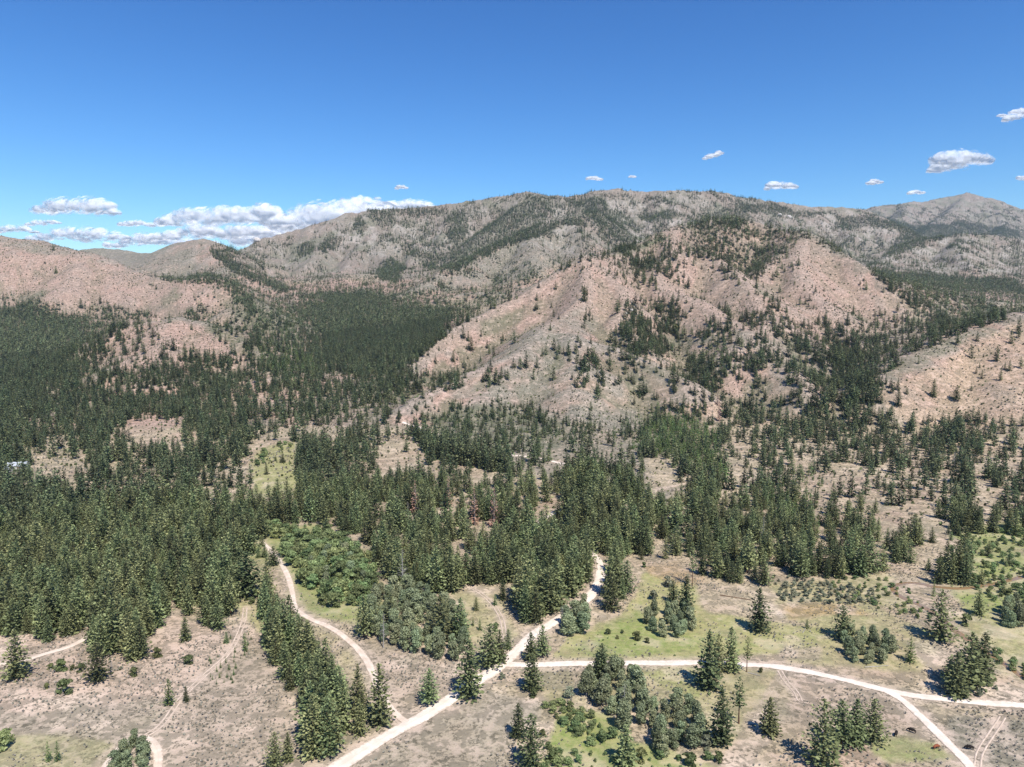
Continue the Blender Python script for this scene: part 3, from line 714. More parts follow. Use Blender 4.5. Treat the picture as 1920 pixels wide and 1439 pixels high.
# ------------------------------------------------------------------ plant meshes
def quads_mesh(name, C, D, S, mat, tri=False):
    """one small leaf clump per row: centre C, half length D, half width S"""
    V = np.stack([C - D - S * .55, C - D * .2 + S * -1.0, C + D, C - D * .2 + S], 1) if tri else np.stack([C - D - S * .6, C + D - S * .8, C + D + S * .8, C - D + S * .6], 1)
    n_ = len(C)
    me = bpy.data.meshes.new(name)
    me.vertices.add(n_ * 4); me.vertices.foreach_set('co', V.astype(np.float32).ravel())
    me.loops.add(n_ * 4); me.loops.foreach_set('vertex_index', np.arange(n_ * 4, dtype=np.int32))
    me.polygons.add(n_); me.polygons.foreach_set('loop_start', np.arange(n_, dtype=np.int32) * 4)
    me.update(calc_edges=True)
    me.materials.append(mat)
    return me
def unit(v): return v / (np.linalg.norm(v, axis=-1, keepdims=True) + 1e-9)
def conifer_mesh(seed, R=2.9, nw=26, nb=7, nc=5, cs=1.0, bottom=.06, mat=None, sparse=0., form=.8, top=.0):
    r = np.random.default_rng(seed)
    C, D, S = [], [], []
    Ht = 15.0
    for i in range(nw):
        f = i / (nw - 1)
        h = Ht * (bottom + (1 - bottom) * f ** .92)
        q = 1 - f
        rad = R * (q ** form) * (1 if f > .12 else .7 + 2.5 * f) * r.uniform(.8, 1.15) + .18
        k = max(3, int(round(nb * (.45 + .55 * q))))
        for j in range(k):
            if r.random() < sparse: continue
            a = 2 * math.pi * (j + r.uniform(-.35, .35)) / k + i * 1.7
            L = rad * r.uniform(.68, 1.18)
            droop = r.uniform(.05, .3) - .35 * f
            m_ = max(1, int(round(nc * (.35 + .65 * L / R))))
            for c in range(m_):
                t = (c + .7 + r.uniform(-.2, .2)) / m_
                p = np.array([math.cos(a) * L * t, math.sin(a) * L * t, h - droop * L * t + .12 * L * t * t])
                p += r.normal(0, .13, 3) * cs
                d = np.array([math.cos(a), math.sin(a), -droop + .25]) + r.normal(0, .38, 3)
                sd_ = np.cross(d, r.normal(0, .45, 3) + np.array([0, 0, 1.0]))
                sz = cs * r.uniform(.7, 1.25) * (.55 + .45 * q)
                C.append(p); D.append(unit(d) * .48 * sz); S.append(unit(sd_) * .36 * sz)
    for c in range(4):
        C.append(np.array([r.normal(0, .12), r.normal(0, .12), Ht * (.93 + .015 * c)])); D.append(np.array([r.normal(0, .1), r.normal(0, .1), .4])); a = r.uniform(0, 6.3); S.append(np.array([math.cos(a), math.sin(a), 0]) * .16)
    return quads_mesh('crown', np.array(C), np.array(D), np.array(S), mat or M_pine, True)
def cyl_between(V, Fc, p, q, r0, r1, k=6):
    p = np.array(p, float); q = np.array(q, float)
    d = unit(q - p); a = unit(np.cross(d, [0.3, 1, .2])); b = np.cross(d, a); o = len(V)
    for i in range(k):
        t = 2 * math.pi * i / k; V.append(p + (a * math.cos(t) + b * math.sin(t)) * r0)
    for i in range(k):
        t = 2 * math.pi * i / k; V.append(q + (a * math.cos(t) + b * math.sin(t)) * r1)
    for i in range(k):
        j = (i + 1) % k; Fc.append((o + i, o + j, o + k + j, o + k + i))
def raw_mesh(name, V, Fc, mat):
    me = bpy.data.meshes.new(name); me.from_pydata([tuple(v) for v in V], [], Fc); me.materials.append(mat); me.update(); return me
def trunk_mesh(hh, r0, mat, limbs=0, seed=0, lr=2.5, bare=False):
    r = np.random.default_rng(seed); V, Fc = [], []
    p = np.array([0, 0, -1.0])
    for i in range(5):
        q = np.array([r.normal(0, .05), r.normal(0, .05), hh * (i + 1) / 5])
        cyl_between(V, Fc, p, q, r0 * (1 - .19 * i) * (1.25 if i == 0 else 1), r0 * (1 - .19 * (i + 1)), 7); p = q
    for i in range(limbs):
        f = r.uniform(.25, .95); a = r.uniform(0, 6.28); L = lr * (1.15 - f) * r.uniform(.6, 1.1) + .3
        b0 = np.array([0, 0, hh * f]); e = b0 + np.array([math.cos(a) * L, math.sin(a) * L, L * r.uniform(-.1, .5)])
        cyl_between(V, Fc, b0, e, r0 * .28 * (1.1 - f), r0 * .06, 4)
    return raw_mesh('trunk', V, Fc, mat)
def leafy_mesh(seed, Ht, R, lobes, nq, mat, lo=.25, sz=.42, name='crown', upright=.0):
    r = np.random.default_rng(seed)
    lc = []
    for i in range(lobes):
        a = r.uniform(0, 6.28); f = r.uniform(lo, .86); rr_ = R * r.uniform(.1, .62) * (1.25 - f * .75)
        lc.append((math.cos(a) * rr_, math.sin(a) * rr_, Ht * f, R * r.uniform(.28, .52), Ht * r.uniform(.10, .2)))
    lc.append((0, 0, Ht * .82, R * .38, Ht * .17))
    C, D, S = [], [], []
    for i in range(nq):
        l = lc[r.integers(len(lc))]
        dvec = unit(r.normal(0, 1, 3)); dvec[2] = abs(dvec[2]) * (1 if r.random() < .75 else -1)
        q = r.uniform(.65, 1.08) if r.random() < .8 else r.uniform(.2, .7)
        p = np.array([l[0] + dvec[0] * l[3] * q, l[1] + dvec[1] * l[3] * q, max(.15, l[2] + dvec[2] * l[4] * q)])
        d = r.normal(0, 1, 3); d[2] += upright
        nrm = dvec + r.normal(0, .55, 3)
        s = np.cross(nrm, d); s2 = np.cross(s, nrm); k = sz * r.uniform(.6, 1.3)
        C.append(p); D.append(unit(s2) * k * .8); S.append(unit(s) * k * .62)
    return quads_mesh(name, np.array(C), np.array(D), np.array(S), mat, True)

# ------------------------------------------------------------------ where conifers stand: share of the picture that trees cover, 40 x 30 pixel cells from v = 360
# stands traced by the foot of their trees
STANDS = [
 (.97, [(-400,1080),(450,1080),(445,1120),(438,1172),(400,1183),(378,1184),(350,1150),(322,1140),(300,1173),(280,1192),(272,1235),(247,1248),(225,1240),(190,1232),(172,1225),(160,1180),(120,1195),(90,1213),(60,1195),(20,1192),(-400,1180)]),
 (.9, [(-400,940),(430,940),(445,1080),(-400,1080)]),
 (.96, [(492,1110),(506,1110),(520,1150),(552,1200),(586,1252),(592,1290),(570,1300),(565,1330),(530,1298),(512,1240),(500,1200)]),
 (.96, [(575,1300),(600,1282),(628,1310),(652,1345),(655,1440),(600,1440),(572,1420),(566,1340)]),
 (.9, [(655,1345),(695,1335),(722,1352),(720,1370),(690,1390),(660,1400)]),
 (.9, [(655,1010),(800,1040),(860,1060),(885,1095),(870,1112),(805,1114),(760,1100),(700,1072),(660,1040)]),
 (.9, [(886,1060),(975,1060),(973,1098),(940,1095),(890,1100)]),
 (.97, [(975,1020),(1118,1030),(1126,1072),(1115,1100),(1085,1122),(1050,1148),(1035,1185),(1000,1195),(977,1192),(970,1120)]),
 (.42, [(770,812),(850,840),(960,872),(950,890),(800,860)]),
 (.5, [(1055,895),(1150,885),(1200,940),(1130,960),(1060,950)]),
 (.85, [(1060,965),(1140,950),(1190,1010),(1170,1060),(1140,1062),(1085,1040)]),
 (.95, [(1138,1060),(1165,1075),(1178,1110),(1162,1150),(1142,1170),(1130,1150),(1140,1110)]),
 (.5, [(1320,1080),(1440,1080),(1440,1104),(1380,1096),(1340,1082)]),
 (.7, [(1743,1075),(1815,1075),(1820,1098),(1745,1098)]),
 (.55, [(1440,1075),(1530,1068),(1660,1068),(1650,1082),(1530,1086),(1450,1084)]),
]
# clearings that stay open, traced on the ground
OPEN = [(60,862,142,893),(235,790,345,815),(474,832,556,918),(560,800,640,812),(712,830,760,870),(760,838,800,862),(800,1018,868,1052),(735,770,745,800),
        (1210,862,1262,900),(1360,862,1425,885),(1555,875,1625,900),(1680,940,1755,985),(1835,925,1870,945),(1745,1030,1800,1050),(1190,1055,1300,1075),(1750,425,1751,426),(1020,858,1060,868),(1130,880,1155,905)]
road_all = [(ln, wd) for nm, wd, ln in road_lines]
def road_dist(x, y):
    d = np.full(x.shape, 1e9)
    for ln, wd in road_all: d = np.minimum(d, dist_to_line(x, y, ln, 8) - wd / 2)
    return d
def jgrid(sp_, y1, seed, y0=60, half=.80):
    r = np.random.default_rng(seed)
    xs = np.arange(-y1 * half - 60, y1 * half + 60, sp_); ys = np.arange(y0, y1, sp_)
    X, Y = np.meshgrid(xs, ys); m = np.abs(X) < Y * half + 40; X, Y = X[m], Y[m]
    return X + r.uniform(-.45, .45, X.shape) * sp_, Y + r.uniform(-.45, .45, X.shape) * sp_, r
def facing(x, y, z):
    gx, gy = grad(x, y, 6); nrm = np.stack([-gx, -gy, np.ones_like(gx)], 1); nrm = unit(nrm)
    vd_ = unit(np.stack([-x, -y, CAMH - z], 1))
    return (nrm * vd_).sum(1)
trees = []      # x, y, z, height, kind
for sp_, y0, y1, sd_ in ((4.4, 90, 1100, 1), (5.0, 1100, 3000, 2), (7.0, 3000, 8200, 3)):
    x, y, r = jgrid(sp_, y1, sd_, y0)
    z = H(x, y)
    hb = hidden_by(x, y, z + 14)
    k = hb < 6
    x, y, z = x[k], y[k], z[k]
    hgt_ = np.clip(r.normal(14.5, 4.0, x.shape) * (1 + .18 * fbm(x, y, 120, 2, 201)), 6, 23)
    ub, vb, dd = project(x, y, z)
    um, vm, _ = project(x, y, z + hgt_ * .45)
    ju_, jv_ = r.normal(0, 8, x.shape) + 30 * fbm(x, y, 130, 3, 401), r.normal(0, 4, x.shape) + 16 * fbm(x, y, 130, 3, 402)
    col_ = np.clip(((um + ju_) // 40).astype(int), 0, 47); row_ = ((vm + jv_ - 360) // 30).astype(int)
    C_ = np.where((row_ >= 0) & (row_ < 24), GV[GR_[np.clip(row_, 0, 23), col_]], 0)
    C_ = np.where(row_ < 0, .10, C_)
    if y1 > 1500: C_ = np.where((y > 2300) & (vm < 560), np.where(band(um + .4 * ju_, vm + .4 * jv_, y), .9, C_ * .65), np.where(band(um + .3 * ju_, vm + .3 * jv_, y) & (y > 1500), .85, C_))
    stand = np.zeros(x.shape, bool)
    if y0 < 1000:
        for st, poly in STANDS:
            m = inpoly(ub, vb, poly); C_ = np.where(m, np.maximum(C_, st), C_); stand |= m
        for a_, b_, c_, d_ in OPEN:
            m = (ub > a_) & (ub < c_) & (vb > b_) & (vb < d_ + 26) & (fbm(x, y, 25, 2, 77) > -.5); C_ = np.where(m, 0, C_)
    g = np.clip(facing(x, y, z), .06, 1)
    jy = 22 * fbm(x, y, 40, 3, 403)
    young = (r.random(x.shape) < .8) & inpoly(ub + jy, vb + .5 * jy, [(1180,775),(1215,755),(1260,775),(1330,800),(1370,850),(1372,920),(1310,905),(1250,860),(1190,850)]) | (inpoly(ub, vb, [(1440,890),(1530,880),(1600,930),(1610,1000),(1500,1010),(1440,960)]) & (r.random(x.shape) < .5))
    slopeyoung = inpoly(ub, vb, [(480,560),(540,600),(600,700),(560,740),(480,680)])
    hgt_ = np.where(young, hgt_ * .68, hgt_)
    far_ = y > 2400
    hgt_ = np.where(far_, hgt_ * .92, hgt_)
    small = inpoly(ub, vb, [(760,760),(900,735),(1060,770),(1120,800),(1060,850),(900,850),(790,810)])
    hgt_ = np.where(small, hgt_ * .65, hgt_); C_ = np.where(small, np.minimum(C_ * 1.5, .6), C_)
    for ym_, cm_, poly in ((1450, .03, [(770,690),(860,612),(980,560),(1095,486),(1150,545),(1160,620),(1060,640),(960,690),(880,700),(800,700)]), (1900, .03, [(1500,445),(1620,495),(1700,580),(1600,600),(1480,590),(1440,540)]),
                           (2600, .015, [(-50,440),(150,475),(300,525),(400,545),(330,600),(200,570),(100,540),(-50,540)]), (1100, .03, [(1640,748),(1700,674),(1800,628),(1920,594),(2050,580),(2050,760),(1900,790),(1720,790)])):
        C_ = np.where((y < ym_) & inpoly(ub, vb, poly), np.minimum(C_, cm_), C_)
    A_ = .105 * hgt_ * hgt_ 
    n_ = -np.log(1 - np.minimum(C_, .975)) / A_ * g * np.where((y < 1100) & (y > 330) & (C_ > .25), 1.08, 1)
    far_w = sstep(2200, 3200, y)
    clump = np.exp((.75 + 1.6 * far_w + 2.4 * (C_ < .25)) * fbm(x, y, 45, 3, 211) + .9 * fbm(x, y, 14, 2, 221))
    n_ = np.where(C_ > .85, n_ * 1.15, n_ * clump)
    p = np.minimum(n_ * sp_ * sp_, .88)
    p = np.where(stand, np.maximum(p, .62), p)
    p = p * np.where((fbm(x, y, 28, 2, 231) > .48) & ~stand & (C_ < .9), .3, 1)
    keep = r.random(x.shape) < p
    if y0 < 1000:
        rd = road_dist(x, y); keep &= rd > 2.6
        keep &= ~((vb > 1090) & ~stand)
        keep &= ~((vb > 1440))
        keep &= ~(inpoly(ub, vb, [(495,985),(600,985),(700,1030),(715,1100),(700,1150),(560,1150),(515,1050)]) & (r.random(x.shape) < .93))
    kind = np.where(young | (slopeyoung & (r.random(x.shape) < .4)), 1, 0)
    for t in np.nonzero(keep)[0]: trees.append((x[t], y[t], z[t], hgt_[t], kind[t]))
trees = np.array(trees)
print('scattered conifers', len(trees))

# conifers one can single out: foot (u, v), height in pixels, width factor, label
SOLO = [
 (32,1271,87,.95,'tall dark pine alone beside the pale track at the left edge'),
 (183,1277,68,1.05,'dark pine standing in front of the forest at the right end of the left track'),
 (348,1201,42,1.0,'small pine standing just clear of the left forest on bare pink soil'),
 (465,1117,78,1.35,'very broad bushy pine beside the narrow creek track, left of the curving road'),
 (496,1045,22,1.2,'small round pine on the outer bend where the curving track begins'),
 (513,1060,34,1.2,'round pine beside the upper end of the curving track'),
 (491,1025,22,1.0,'small pine at the sandy end of the curving track'),
 (515,1438,58,.85,'left one of two pines at the bottom edge beside the creek row'),
 (541,1427,48,.85,'right one of two pines at the bottom edge beside the creek row'),
 (317,1322,46,.9,'light green bushy conifer beside the wheel track, taller of two'),
 (349,1316,27,.8,'small conifer where the wheel track narrows, shorter of two'),
 (460,1221,33,.75,'dark young conifer at the head of the row of saplings by the wheel track'),
 (425,1206,21,.8,'small dark conifer on bare soil under the left forest'),
 (91,1428,36,.7,'young conifer at the bottom left, left one of a pair'),
 (108,1427,36,.7,'young conifer at the bottom left, right one of a pair'),
 (805,1321,60,.95,'lone cone shaped pine in the sagebrush between the two joining roads'),
 (878,1307,96,.95,'tall dark pine leaning over the edge of the main dirt road'),
 (918,1251,74,1.0,'dark pine on the west side of the road junction, largest of three'),
 (937,1241,56,.9,'pine on the west side of the road junction, middle of three'),
 (953,1218,36,.8,'slim small pine on the west side of the junction, closest to the road'),
 (995,1238,48,1.05,'short broad pine inside the road fork, left one of two'),
 (1017,1231,54,.9,'pine inside the road fork, right one of two'),
 (998,1294,62,1.05,'broad pine just below the road junction'),
 (1128,1274,62,.95,'dark pine whose crown covers the right-hand road'),
 (972,1383,58,.85,'pine on the bank of the brushy draw, upper of two'),
 (995,1441,88,.85,'taller pine on the bank of the brushy draw, lower of two'),
 (1173,1434,66,1.15,'round bushy pine at the bottom edge below the cottonwood grove'),
 (683,1194,74,.85,'dark pine at the left edge of the cottonwood grove'),
 (733,1178,60,.9,'pine inside the left side of the cottonwood grove'),
 (826,1203,80,1.0,'large pine at the right end of the cottonwood grove, left one of two'),
 (865,1200,74,.8,'narrow pine at the right end of the cottonwood grove, right one of two'),
 (893,1145,24,.9,'small pine in the dry clearing left of the faint track'),
 (943,1125,40,.8,'dark pine standing alone on the right of the faint track'),
 (900,1182,22,.8,'sapling pine in the yellow grass, larger of two'),
 (887,1174,16,.8,'sapling pine in the yellow grass, smaller of two'),
 (928,1135,20,1.1,'light green young pine beside the faint track'),
 (951,1216,30,.7,'young pine at the lower end of the faint track'),
 (1298,1100,78,.55,'tall thin pine with a bare trunk at the top of the meadow'),
 (1285,1160,76,.9,'dark pine at the right side of the round thicket in the meadow'),
 (1262,1130,40,.9,'pine behind the round thicket in the meadow'),
 (1423,1183,76,.95,'lone dark pine in the upper middle of the meadow with its shadow on the grass'),
 (1580,1197,58,1.1,'bushy lone pine above the rounded thicket on the right meadow'),
 (1513,1179,17,.8,'tiny conifer in the open meadow between two lone pines'),
 (1763,1201,90,.95,'tall dark pine beside the creek bend on the right'),
 (1835,1153,46,1.0,'pine on the far bank of the creek near the right edge'),
 (1750,1118,32,.6,'slim light conifer at the hook of the creek'),
 (1840,1095,28,1.0,'small pine in the green bottom above the creek'),
 (1707,1241,44,1.0,'light grey green pine on the sandy patch on the right'),
 (1328,1290,98,.9,'largest pine of the group where the right-hand road passes behind, left end'),
 (1347,1260,66,.8,'slim pine second from the left in the roadside group'),
 (1372,1258,76,.85,'pine third from the left in the roadside group'),
 (1400,1260,62,.75,'pine with a bare lower trunk at the right end of the roadside group'),
 (1352,1395,92,.85,'tall pine in the dry meadow below the road, left one of two close together'),
 (1385,1357,80,.9,'thin crowned pine in the dry meadow below the road, right one of two close together'),
 (1443,1376,62,1.05,'cone shaped lone pine in the dry meadow below the road'),
 (1543,1438,112,.85,'tallest pine at the bottom edge, front one of the lower right group'),
 (1565,1424,40,.8,'young pine tucked against the tallest pine at the bottom edge'),
 (1577,1401,80,1.0,'pine at the left of the touching pair in the lower right group'),
 (1603,1397,78,1.0,'pine at the right of the touching pair in the lower right group'),
 (1637,1391,74,.95,'pine standing apart at the right end of the lower right group'),
 (1793,1306,78,1.0,'dark pine at the front of the big clump above the road bank'),
 (1817,1290,98,1.05,'tallest pine of the big clump above the road bank'),
 (1842,1276,86,1.0,'pine at the right of the big clump above the road bank'),
 (1781,1283,50,1.0,'pine at the left of the big clump above the road bank'),
 (1827,1262,62,1.0,'pine at the back of the big clump above the road bank'),
 (1892,1060,32,.9,'pine standing in the green river bottom near the right edge'),
 (1853,1043,28,.9,'small pine at the edge of the forest above the river bottom'),
 (1882,1114,18,1.1,'small round pine in the green river bottom'),
 (1750,745,34,.8,'lone pine on the bare right hillside, lower left of the three with long shadows'),
 (1793,752,30,1.0,'dark lone pine on the bare right hillside with its shadow beside it'),
 (1684,762,34,.8,'lone pine near the foot of the bare right hillside'),
 (1700,740,14,.9,'small pine on the bare right hillside'),
 (1095,565,26,1.0,'lone pine on the crest of the central hill'),
 (1092,507,12,.9,'small pine just under the summit of the central hill'),
 (920,580,16,.8,'small pine on the long left shoulder of the central hill'),
 (943,640,16,.8,'pine on the grassy rib of the central hill'),
 (850,679,22,.8,'lone pine low on the left flank of the central hill'),
 (883,658,26,.9,'larger pine of the small cluster on the left flank of the central hill'),
 (878,640,18,.8,'upper pine of the small cluster on the left flank of the central hill'),
 (917,665,18,.7,'slim pine to the right of the small cluster on the left flank'),
 (1032,620,14,.8,'dark little pine on the grey spur of the central hill'),
 (1122,742,26,.9,'dark pine on the right flank foot of the central hill'),
 (1385,535,14,1.,'dark pine on the rounded middle hill'),
 (1230,545,16,.7,'slim pine on the pink saddle right of the central hill'),
 (1648,525,14,.9,'pine on the open face of the right hill, upper of two'),
 (1624,544,16,.7,'pine on the open face of the right hill, lower of two'),
 (1600,590,18,.8,'lone pine low on the open face of the right hill'),
 (1535,610,20,.9,'pine at the foot of the open right hill'),
 (765,628,12,.8,'pine below the light spur'),
 (100,470,12,.9,'small dark tree just under the skyline of the left hill'),
 (105,513,14,.9,'small dark tree standing by itself on the left hillside'),
 (152,578,20,.9,'pine at the upper edge of the left forest'),
 (188,570,16,.8,'pine above the left forest on the pink slope'),
 (260,645,20,1.,'pine on the rim of the rounded knoll on the left'),
 (347,678,34,.8,'tallest pine on the face of the rounded knoll on the left'),
 (287,632,16,1.3,'round dark tree on top of the rounded knoll'),
 (517,865,12,.9,'small pine inside the bright green clearing, left one'),
 (530,868,20,1.,'pine inside the bright green clearing, right one'),
 (500,890,22,.9,'pine at the lower left rim of the bright green clearing'),
 (762,848,24,.9,'lone pine in the dry opening left of the winding road'),
 (1018,900,28,1.0,'lone pine below the middle stretch of the winding road, left one'),
 (1040,895,20,.9,'lone pine below the middle stretch of the winding road, right one'),
 (1008,855,36,1.1,'dark pine above the middle stretch of the winding road'),
 (1028,865,24,1.1,'squat dark pine above the middle stretch of the winding road'),
 (1085,913,60,.95,'large pine standing over the winding road'),
]
def kinds_of(i): return i
solo_rows = []
for (u, v, hp, wf, lb) in SOLO:
    x, y, z = cast([u], [v])
    if np.isnan(x[0]): print('no ground', u, v); continue
    d = project(x, y, z)[2][0]; dist = math.hypot(x[0], y[0]); ang = math.atan2(CAMH - z[0], dist)
    hh = hp * d / F / max(.55, math.cos(ang + 0.0))
    solo_rows.append((x[0], y[0], z[0], min(max(hh, 2.), 27.), wf, lb))
DEADP = [(779,966,44,'dead pine with orange red needles, leftmost of the four red ones'), (841,950,34,'small dead pine with orange red needles, second of the four red ones'), (890,985,48,'dead pine with faded pink brown needles, third of the four red ones'), (926,990,52,'dead pine with dark red needles, rightmost of the four red ones'), (1348,790,26,'small dead reddish pine on the hill slope above the dense young stand'), (1345,760,20,'brown dying pine on the slope right of the young stand')]
for u, v, hp, lb in DEADP:
    x, y, z = cast([u], [v])
    ex_, ey_ = trees[:, 0] - x[0], trees[:, 1] - y[0]
    trees = trees[~((np.hypot(ex_, ey_) < 4) | ((np.abs(trees[:, 0] / trees[:, 1] - x[0] / y[0]) < 6. / y[0]) & (ey_ < 0) & (ey_ > -34)))]
sx = np.array([s[0] for s in solo_rows]); sy = np.array([s[1] for s in solo_rows]); sh = np.array([s[3] for s in solo_rows])
# scattered trees keep clear of the singled-out ones
dm = np.ones(len(trees), bool)
for a_, b_, h_ in zip(sx, sy, sh): dm &= np.hypot(trees[:, 0] - a_, trees[:, 1] - b_) > max(3.0, h_ * .28)
trees = trees[dm]

# ------------------------------------------------------------------ prototypes
class Proto: pass
def make_proto(crown, trunk, height): p = Proto(); p.crown, p.trunk, p.h = crown, trunk, height; return p
TR = trunk_mesh(13.8, .26, M_bark)
NEAR = [make_proto(conifer_mesh(10 + k, R=[3.8, 4.2, 3.5, 4.0, 3.7, 4.3][k], nw=[25, 22, 26, 22, 25, 24][k], nb=12, nc=5, cs=1.12, bottom=[.05, .07, .05, .16, .06, .1][k], form=[.62, .54, .68, .52, .6, .48][k]), TR, 15.) for k in range(6)]
THIN = make_proto(conifer_mesh(31, R=2.3, nw=18, nb=6, nc=4, bottom=.4, form=.5, cs=1.05, sparse=.15), TR, 15.)
MID = [conifer_mesh(40 + k, R=[3.6, 3.9, 3.2, 3.7][k], nw=16, nb=7, nc=4, cs=1.75, mat=M_slope, bottom=[.05, .1, .06, .2][k], form=[.8, .7, .75, .6][k]) for k in range(4)]
MIDY = [conifer_mesh(50 + k, R=3.0, nw=14, nb=5, nc=3, cs=1.7, bottom=.04, mat=M_young, form=.75) for k in range(2)]
FARM = [conifer_mesh(60 + k, R=3.4, nw=9, nb=5, nc=2, cs=2.9, mat=M_slope, bottom=.05, form=.7) for k in range(3)]
YNEAR = [make_proto(conifer_mesh(70 + k, R=3.3, nw=20, nb=7, nc=4, cs=1.2, mat=M_young, form=.75), TR, 15.) for k in range(2)]
def empty_at(name, x, y, z, rz, s):
    o = bpy.data.objects.new(name, None); SC.collection.objects.link(o)
    o.location = (x, y, z); o.rotation_euler = (0, 0, rz); o.scale = s; o.empty_display_size = .5
    return o
def place(name, proto, x, y, z, h, wf=1.0, label=None, cat='tree', group=None, lean=0.0):
    s = h / proto.h
    q_ = random.uniform(.78, 1.28) if 'pine' not in name else random.uniform(.93, 1.07)
    o = empty_at(name, x, y, z - .15, random.uniform(0, 6.28), (s * wf * q_, s * wf / q_, s))
    o.rotation_euler[0] = random.uniform(-.03, .03)
    tag(o, label, cat, group)
    for nm, me_ in (('trunk', proto.trunk), ('crown', proto.crown)):
        if me_ is None: continue
        c = bpy.data.objects.new(nm, me_); SC.collection.objects.link(c); c.parent = o
    return o
def scatter(name, pts, rots, scales, idx, meshes, label=None, cat=None):
    """one object: many copies of a few low meshes on a cloud of points"""
    me = bpy.data.meshes.new(name); me.vertices.add(len(pts)); me.vertices.foreach_set('co', np.asarray(pts, np.float32).ravel())
    for nm, ty, arr, ch in (('rot', 'FLOAT_VECTOR', rots, 'vector'), ('scl', 'FLOAT_VECTOR', scales, 'vector'), ('idx', 'INT', idx, 'value')):
        a = me.attributes.new(nm, ty, 'POINT'); a.data.foreach_set(ch, np.asarray(arr, np.int32 if ty == 'INT' else np.float32).ravel())
    me.update()
    o = bpy.data.objects.new(name, me); SC.collection.objects.link(o)
    col = bpy.data.collections.new(name + '_kinds')
    for k, m_ in enumerate(meshes):
        col.objects.link(bpy.data.objects.new('%s_kind_%02d' % (name, k), m_))
    g = bpy.data.node_groups.new(name, 'GeometryNodeTree')
    g.interface.new_socket('Geometry', in_out='INPUT', socket_type='NodeSocketGeometry')
    g.interface.new_socket('Geometry', in_out='OUTPUT', socket_type='NodeSocketGeometry')
    gi, go = g.nodes.new('NodeGroupInput'), g.nodes.new('NodeGroupOutput')
    m2p = g.nodes.new('GeometryNodeMeshToPoints'); iop = g.nodes.new('GeometryNodeInstanceOnPoints')
    ci = g.nodes.new('GeometryNodeCollectionInfo'); ci.inputs[0].default_value = col; ci.inputs[1].default_value = True; ci.inputs[2].default_value = True
    iop.inputs['Pick Instance'].default_value = True
    L = g.links.new
    L(gi.outputs[0], m2p.inputs[0]); L(m2p.outputs[0], iop.inputs['Points']); L(ci.outputs[0], iop.inputs['Instance'])
    for nm, ty, sock in (('rot', 'FLOAT_VECTOR', 'Rotation'), ('scl', 'FLOAT_VECTOR', 'Scale'), ('idx', 'INT', 'Instance Index')):
        na_ = g.nodes.new('GeometryNodeInputNamedAttribute'); na_.data_type = ty; na_.inputs[0].default_value = nm; L(na_.outputs[0], iop.inputs[sock])
    L(iop.outputs[0], go.inputs[0])
    md = o.modifiers.new('scatter', 'NODES'); md.node_group = g
    tag(o, label, cat, kind='stuff')
    return o

# singled-out conifers
for i, (x, y, z, h, wf, lb) in enumerate(solo_rows):
    if 'thin' in lb or 'bare' in lb.split('pine')[-1][:25] and 'trunk' in lb: pr = THIN
    elif 'light' in lb or 'young' in lb or 'sapling' in lb: pr = YNEAR[i % 2]
    else: pr = NEAR[i % 6]
    place('pine_tree', pr, x, y, z, h, wf * (1.1 if pr is THIN else 1.25), lb, 'pine tree', 'single pines one can tell apart')
# the largest of the scattered conifers are objects too
ub, vb, dd = project(trees[:, 0], trees[:, 1], trees[:, 2])
hb = hidden_by(trees[:, 0], trees[:, 1], trees[:, 2] + trees[:, 3])
size = np.where((ub > -15) & (ub < 1935) & (vb < 1445 + 40) & (hb < 0), trees[:, 3] / dd * np.where(trees[:, 4] == 1, .8, 1), 0)
NBIG = 300 - len(solo_rows)
big = np.argsort(-size)[:NBIG]
GRP = [
 (lambda u, v: (u < 480) & (v < 1290), 'dark green pine in the dense forest covering the left slope', 'pines of the dense left forest'),
 (lambda u, v: (u < 740) & (v > 1100), 'dark pine in the crowded row along the dry creek bed between two tracks', 'pines of the creek row'),
 (lambda u, v: (u < 970), 'dark pine in the stand behind the bright green willow thicket', 'pines behind the willow thicket'),
 (lambda u, v: (u < 1129), 'dark pine in the crowded central stand left of the main road bend', 'pines of the central stand'),
 (lambda u, v: (u < 1200) & (v > 1050), 'dark pine in the tight clump on the right side of the main road bend', 'pines of the clump right of the road bend'),
 (lambda u, v: u < 1440, 'dark pine in the open stand above the meadow', 'pines of the open stand above the meadow'),
 (lambda u, v: u < 3000, 'dark pine along the forest edge above the creek on the right', 'pines of the right forest edge'),
]
for t in big:
    u, v = ub[t], vb[t]
    for fn, lb, gp in GRP:
        if fn(u, v): break
    place('pine_tree', NEAR[t % 6] if trees[t, 4] == 0 else YNEAR[t % 2], trees[t, 0], trees[t, 1], trees[t, 2], trees[t, 3], random.uniform(.85, 1.15), lb, 'pine tree', gp)
rest = np.ones(len(trees), bool); rest[big] = False
T = trees[rest]
dT = np.hypot(T[:, 0], T[:, 1])
r = np.random.default_rng(5)
nT = len(T)
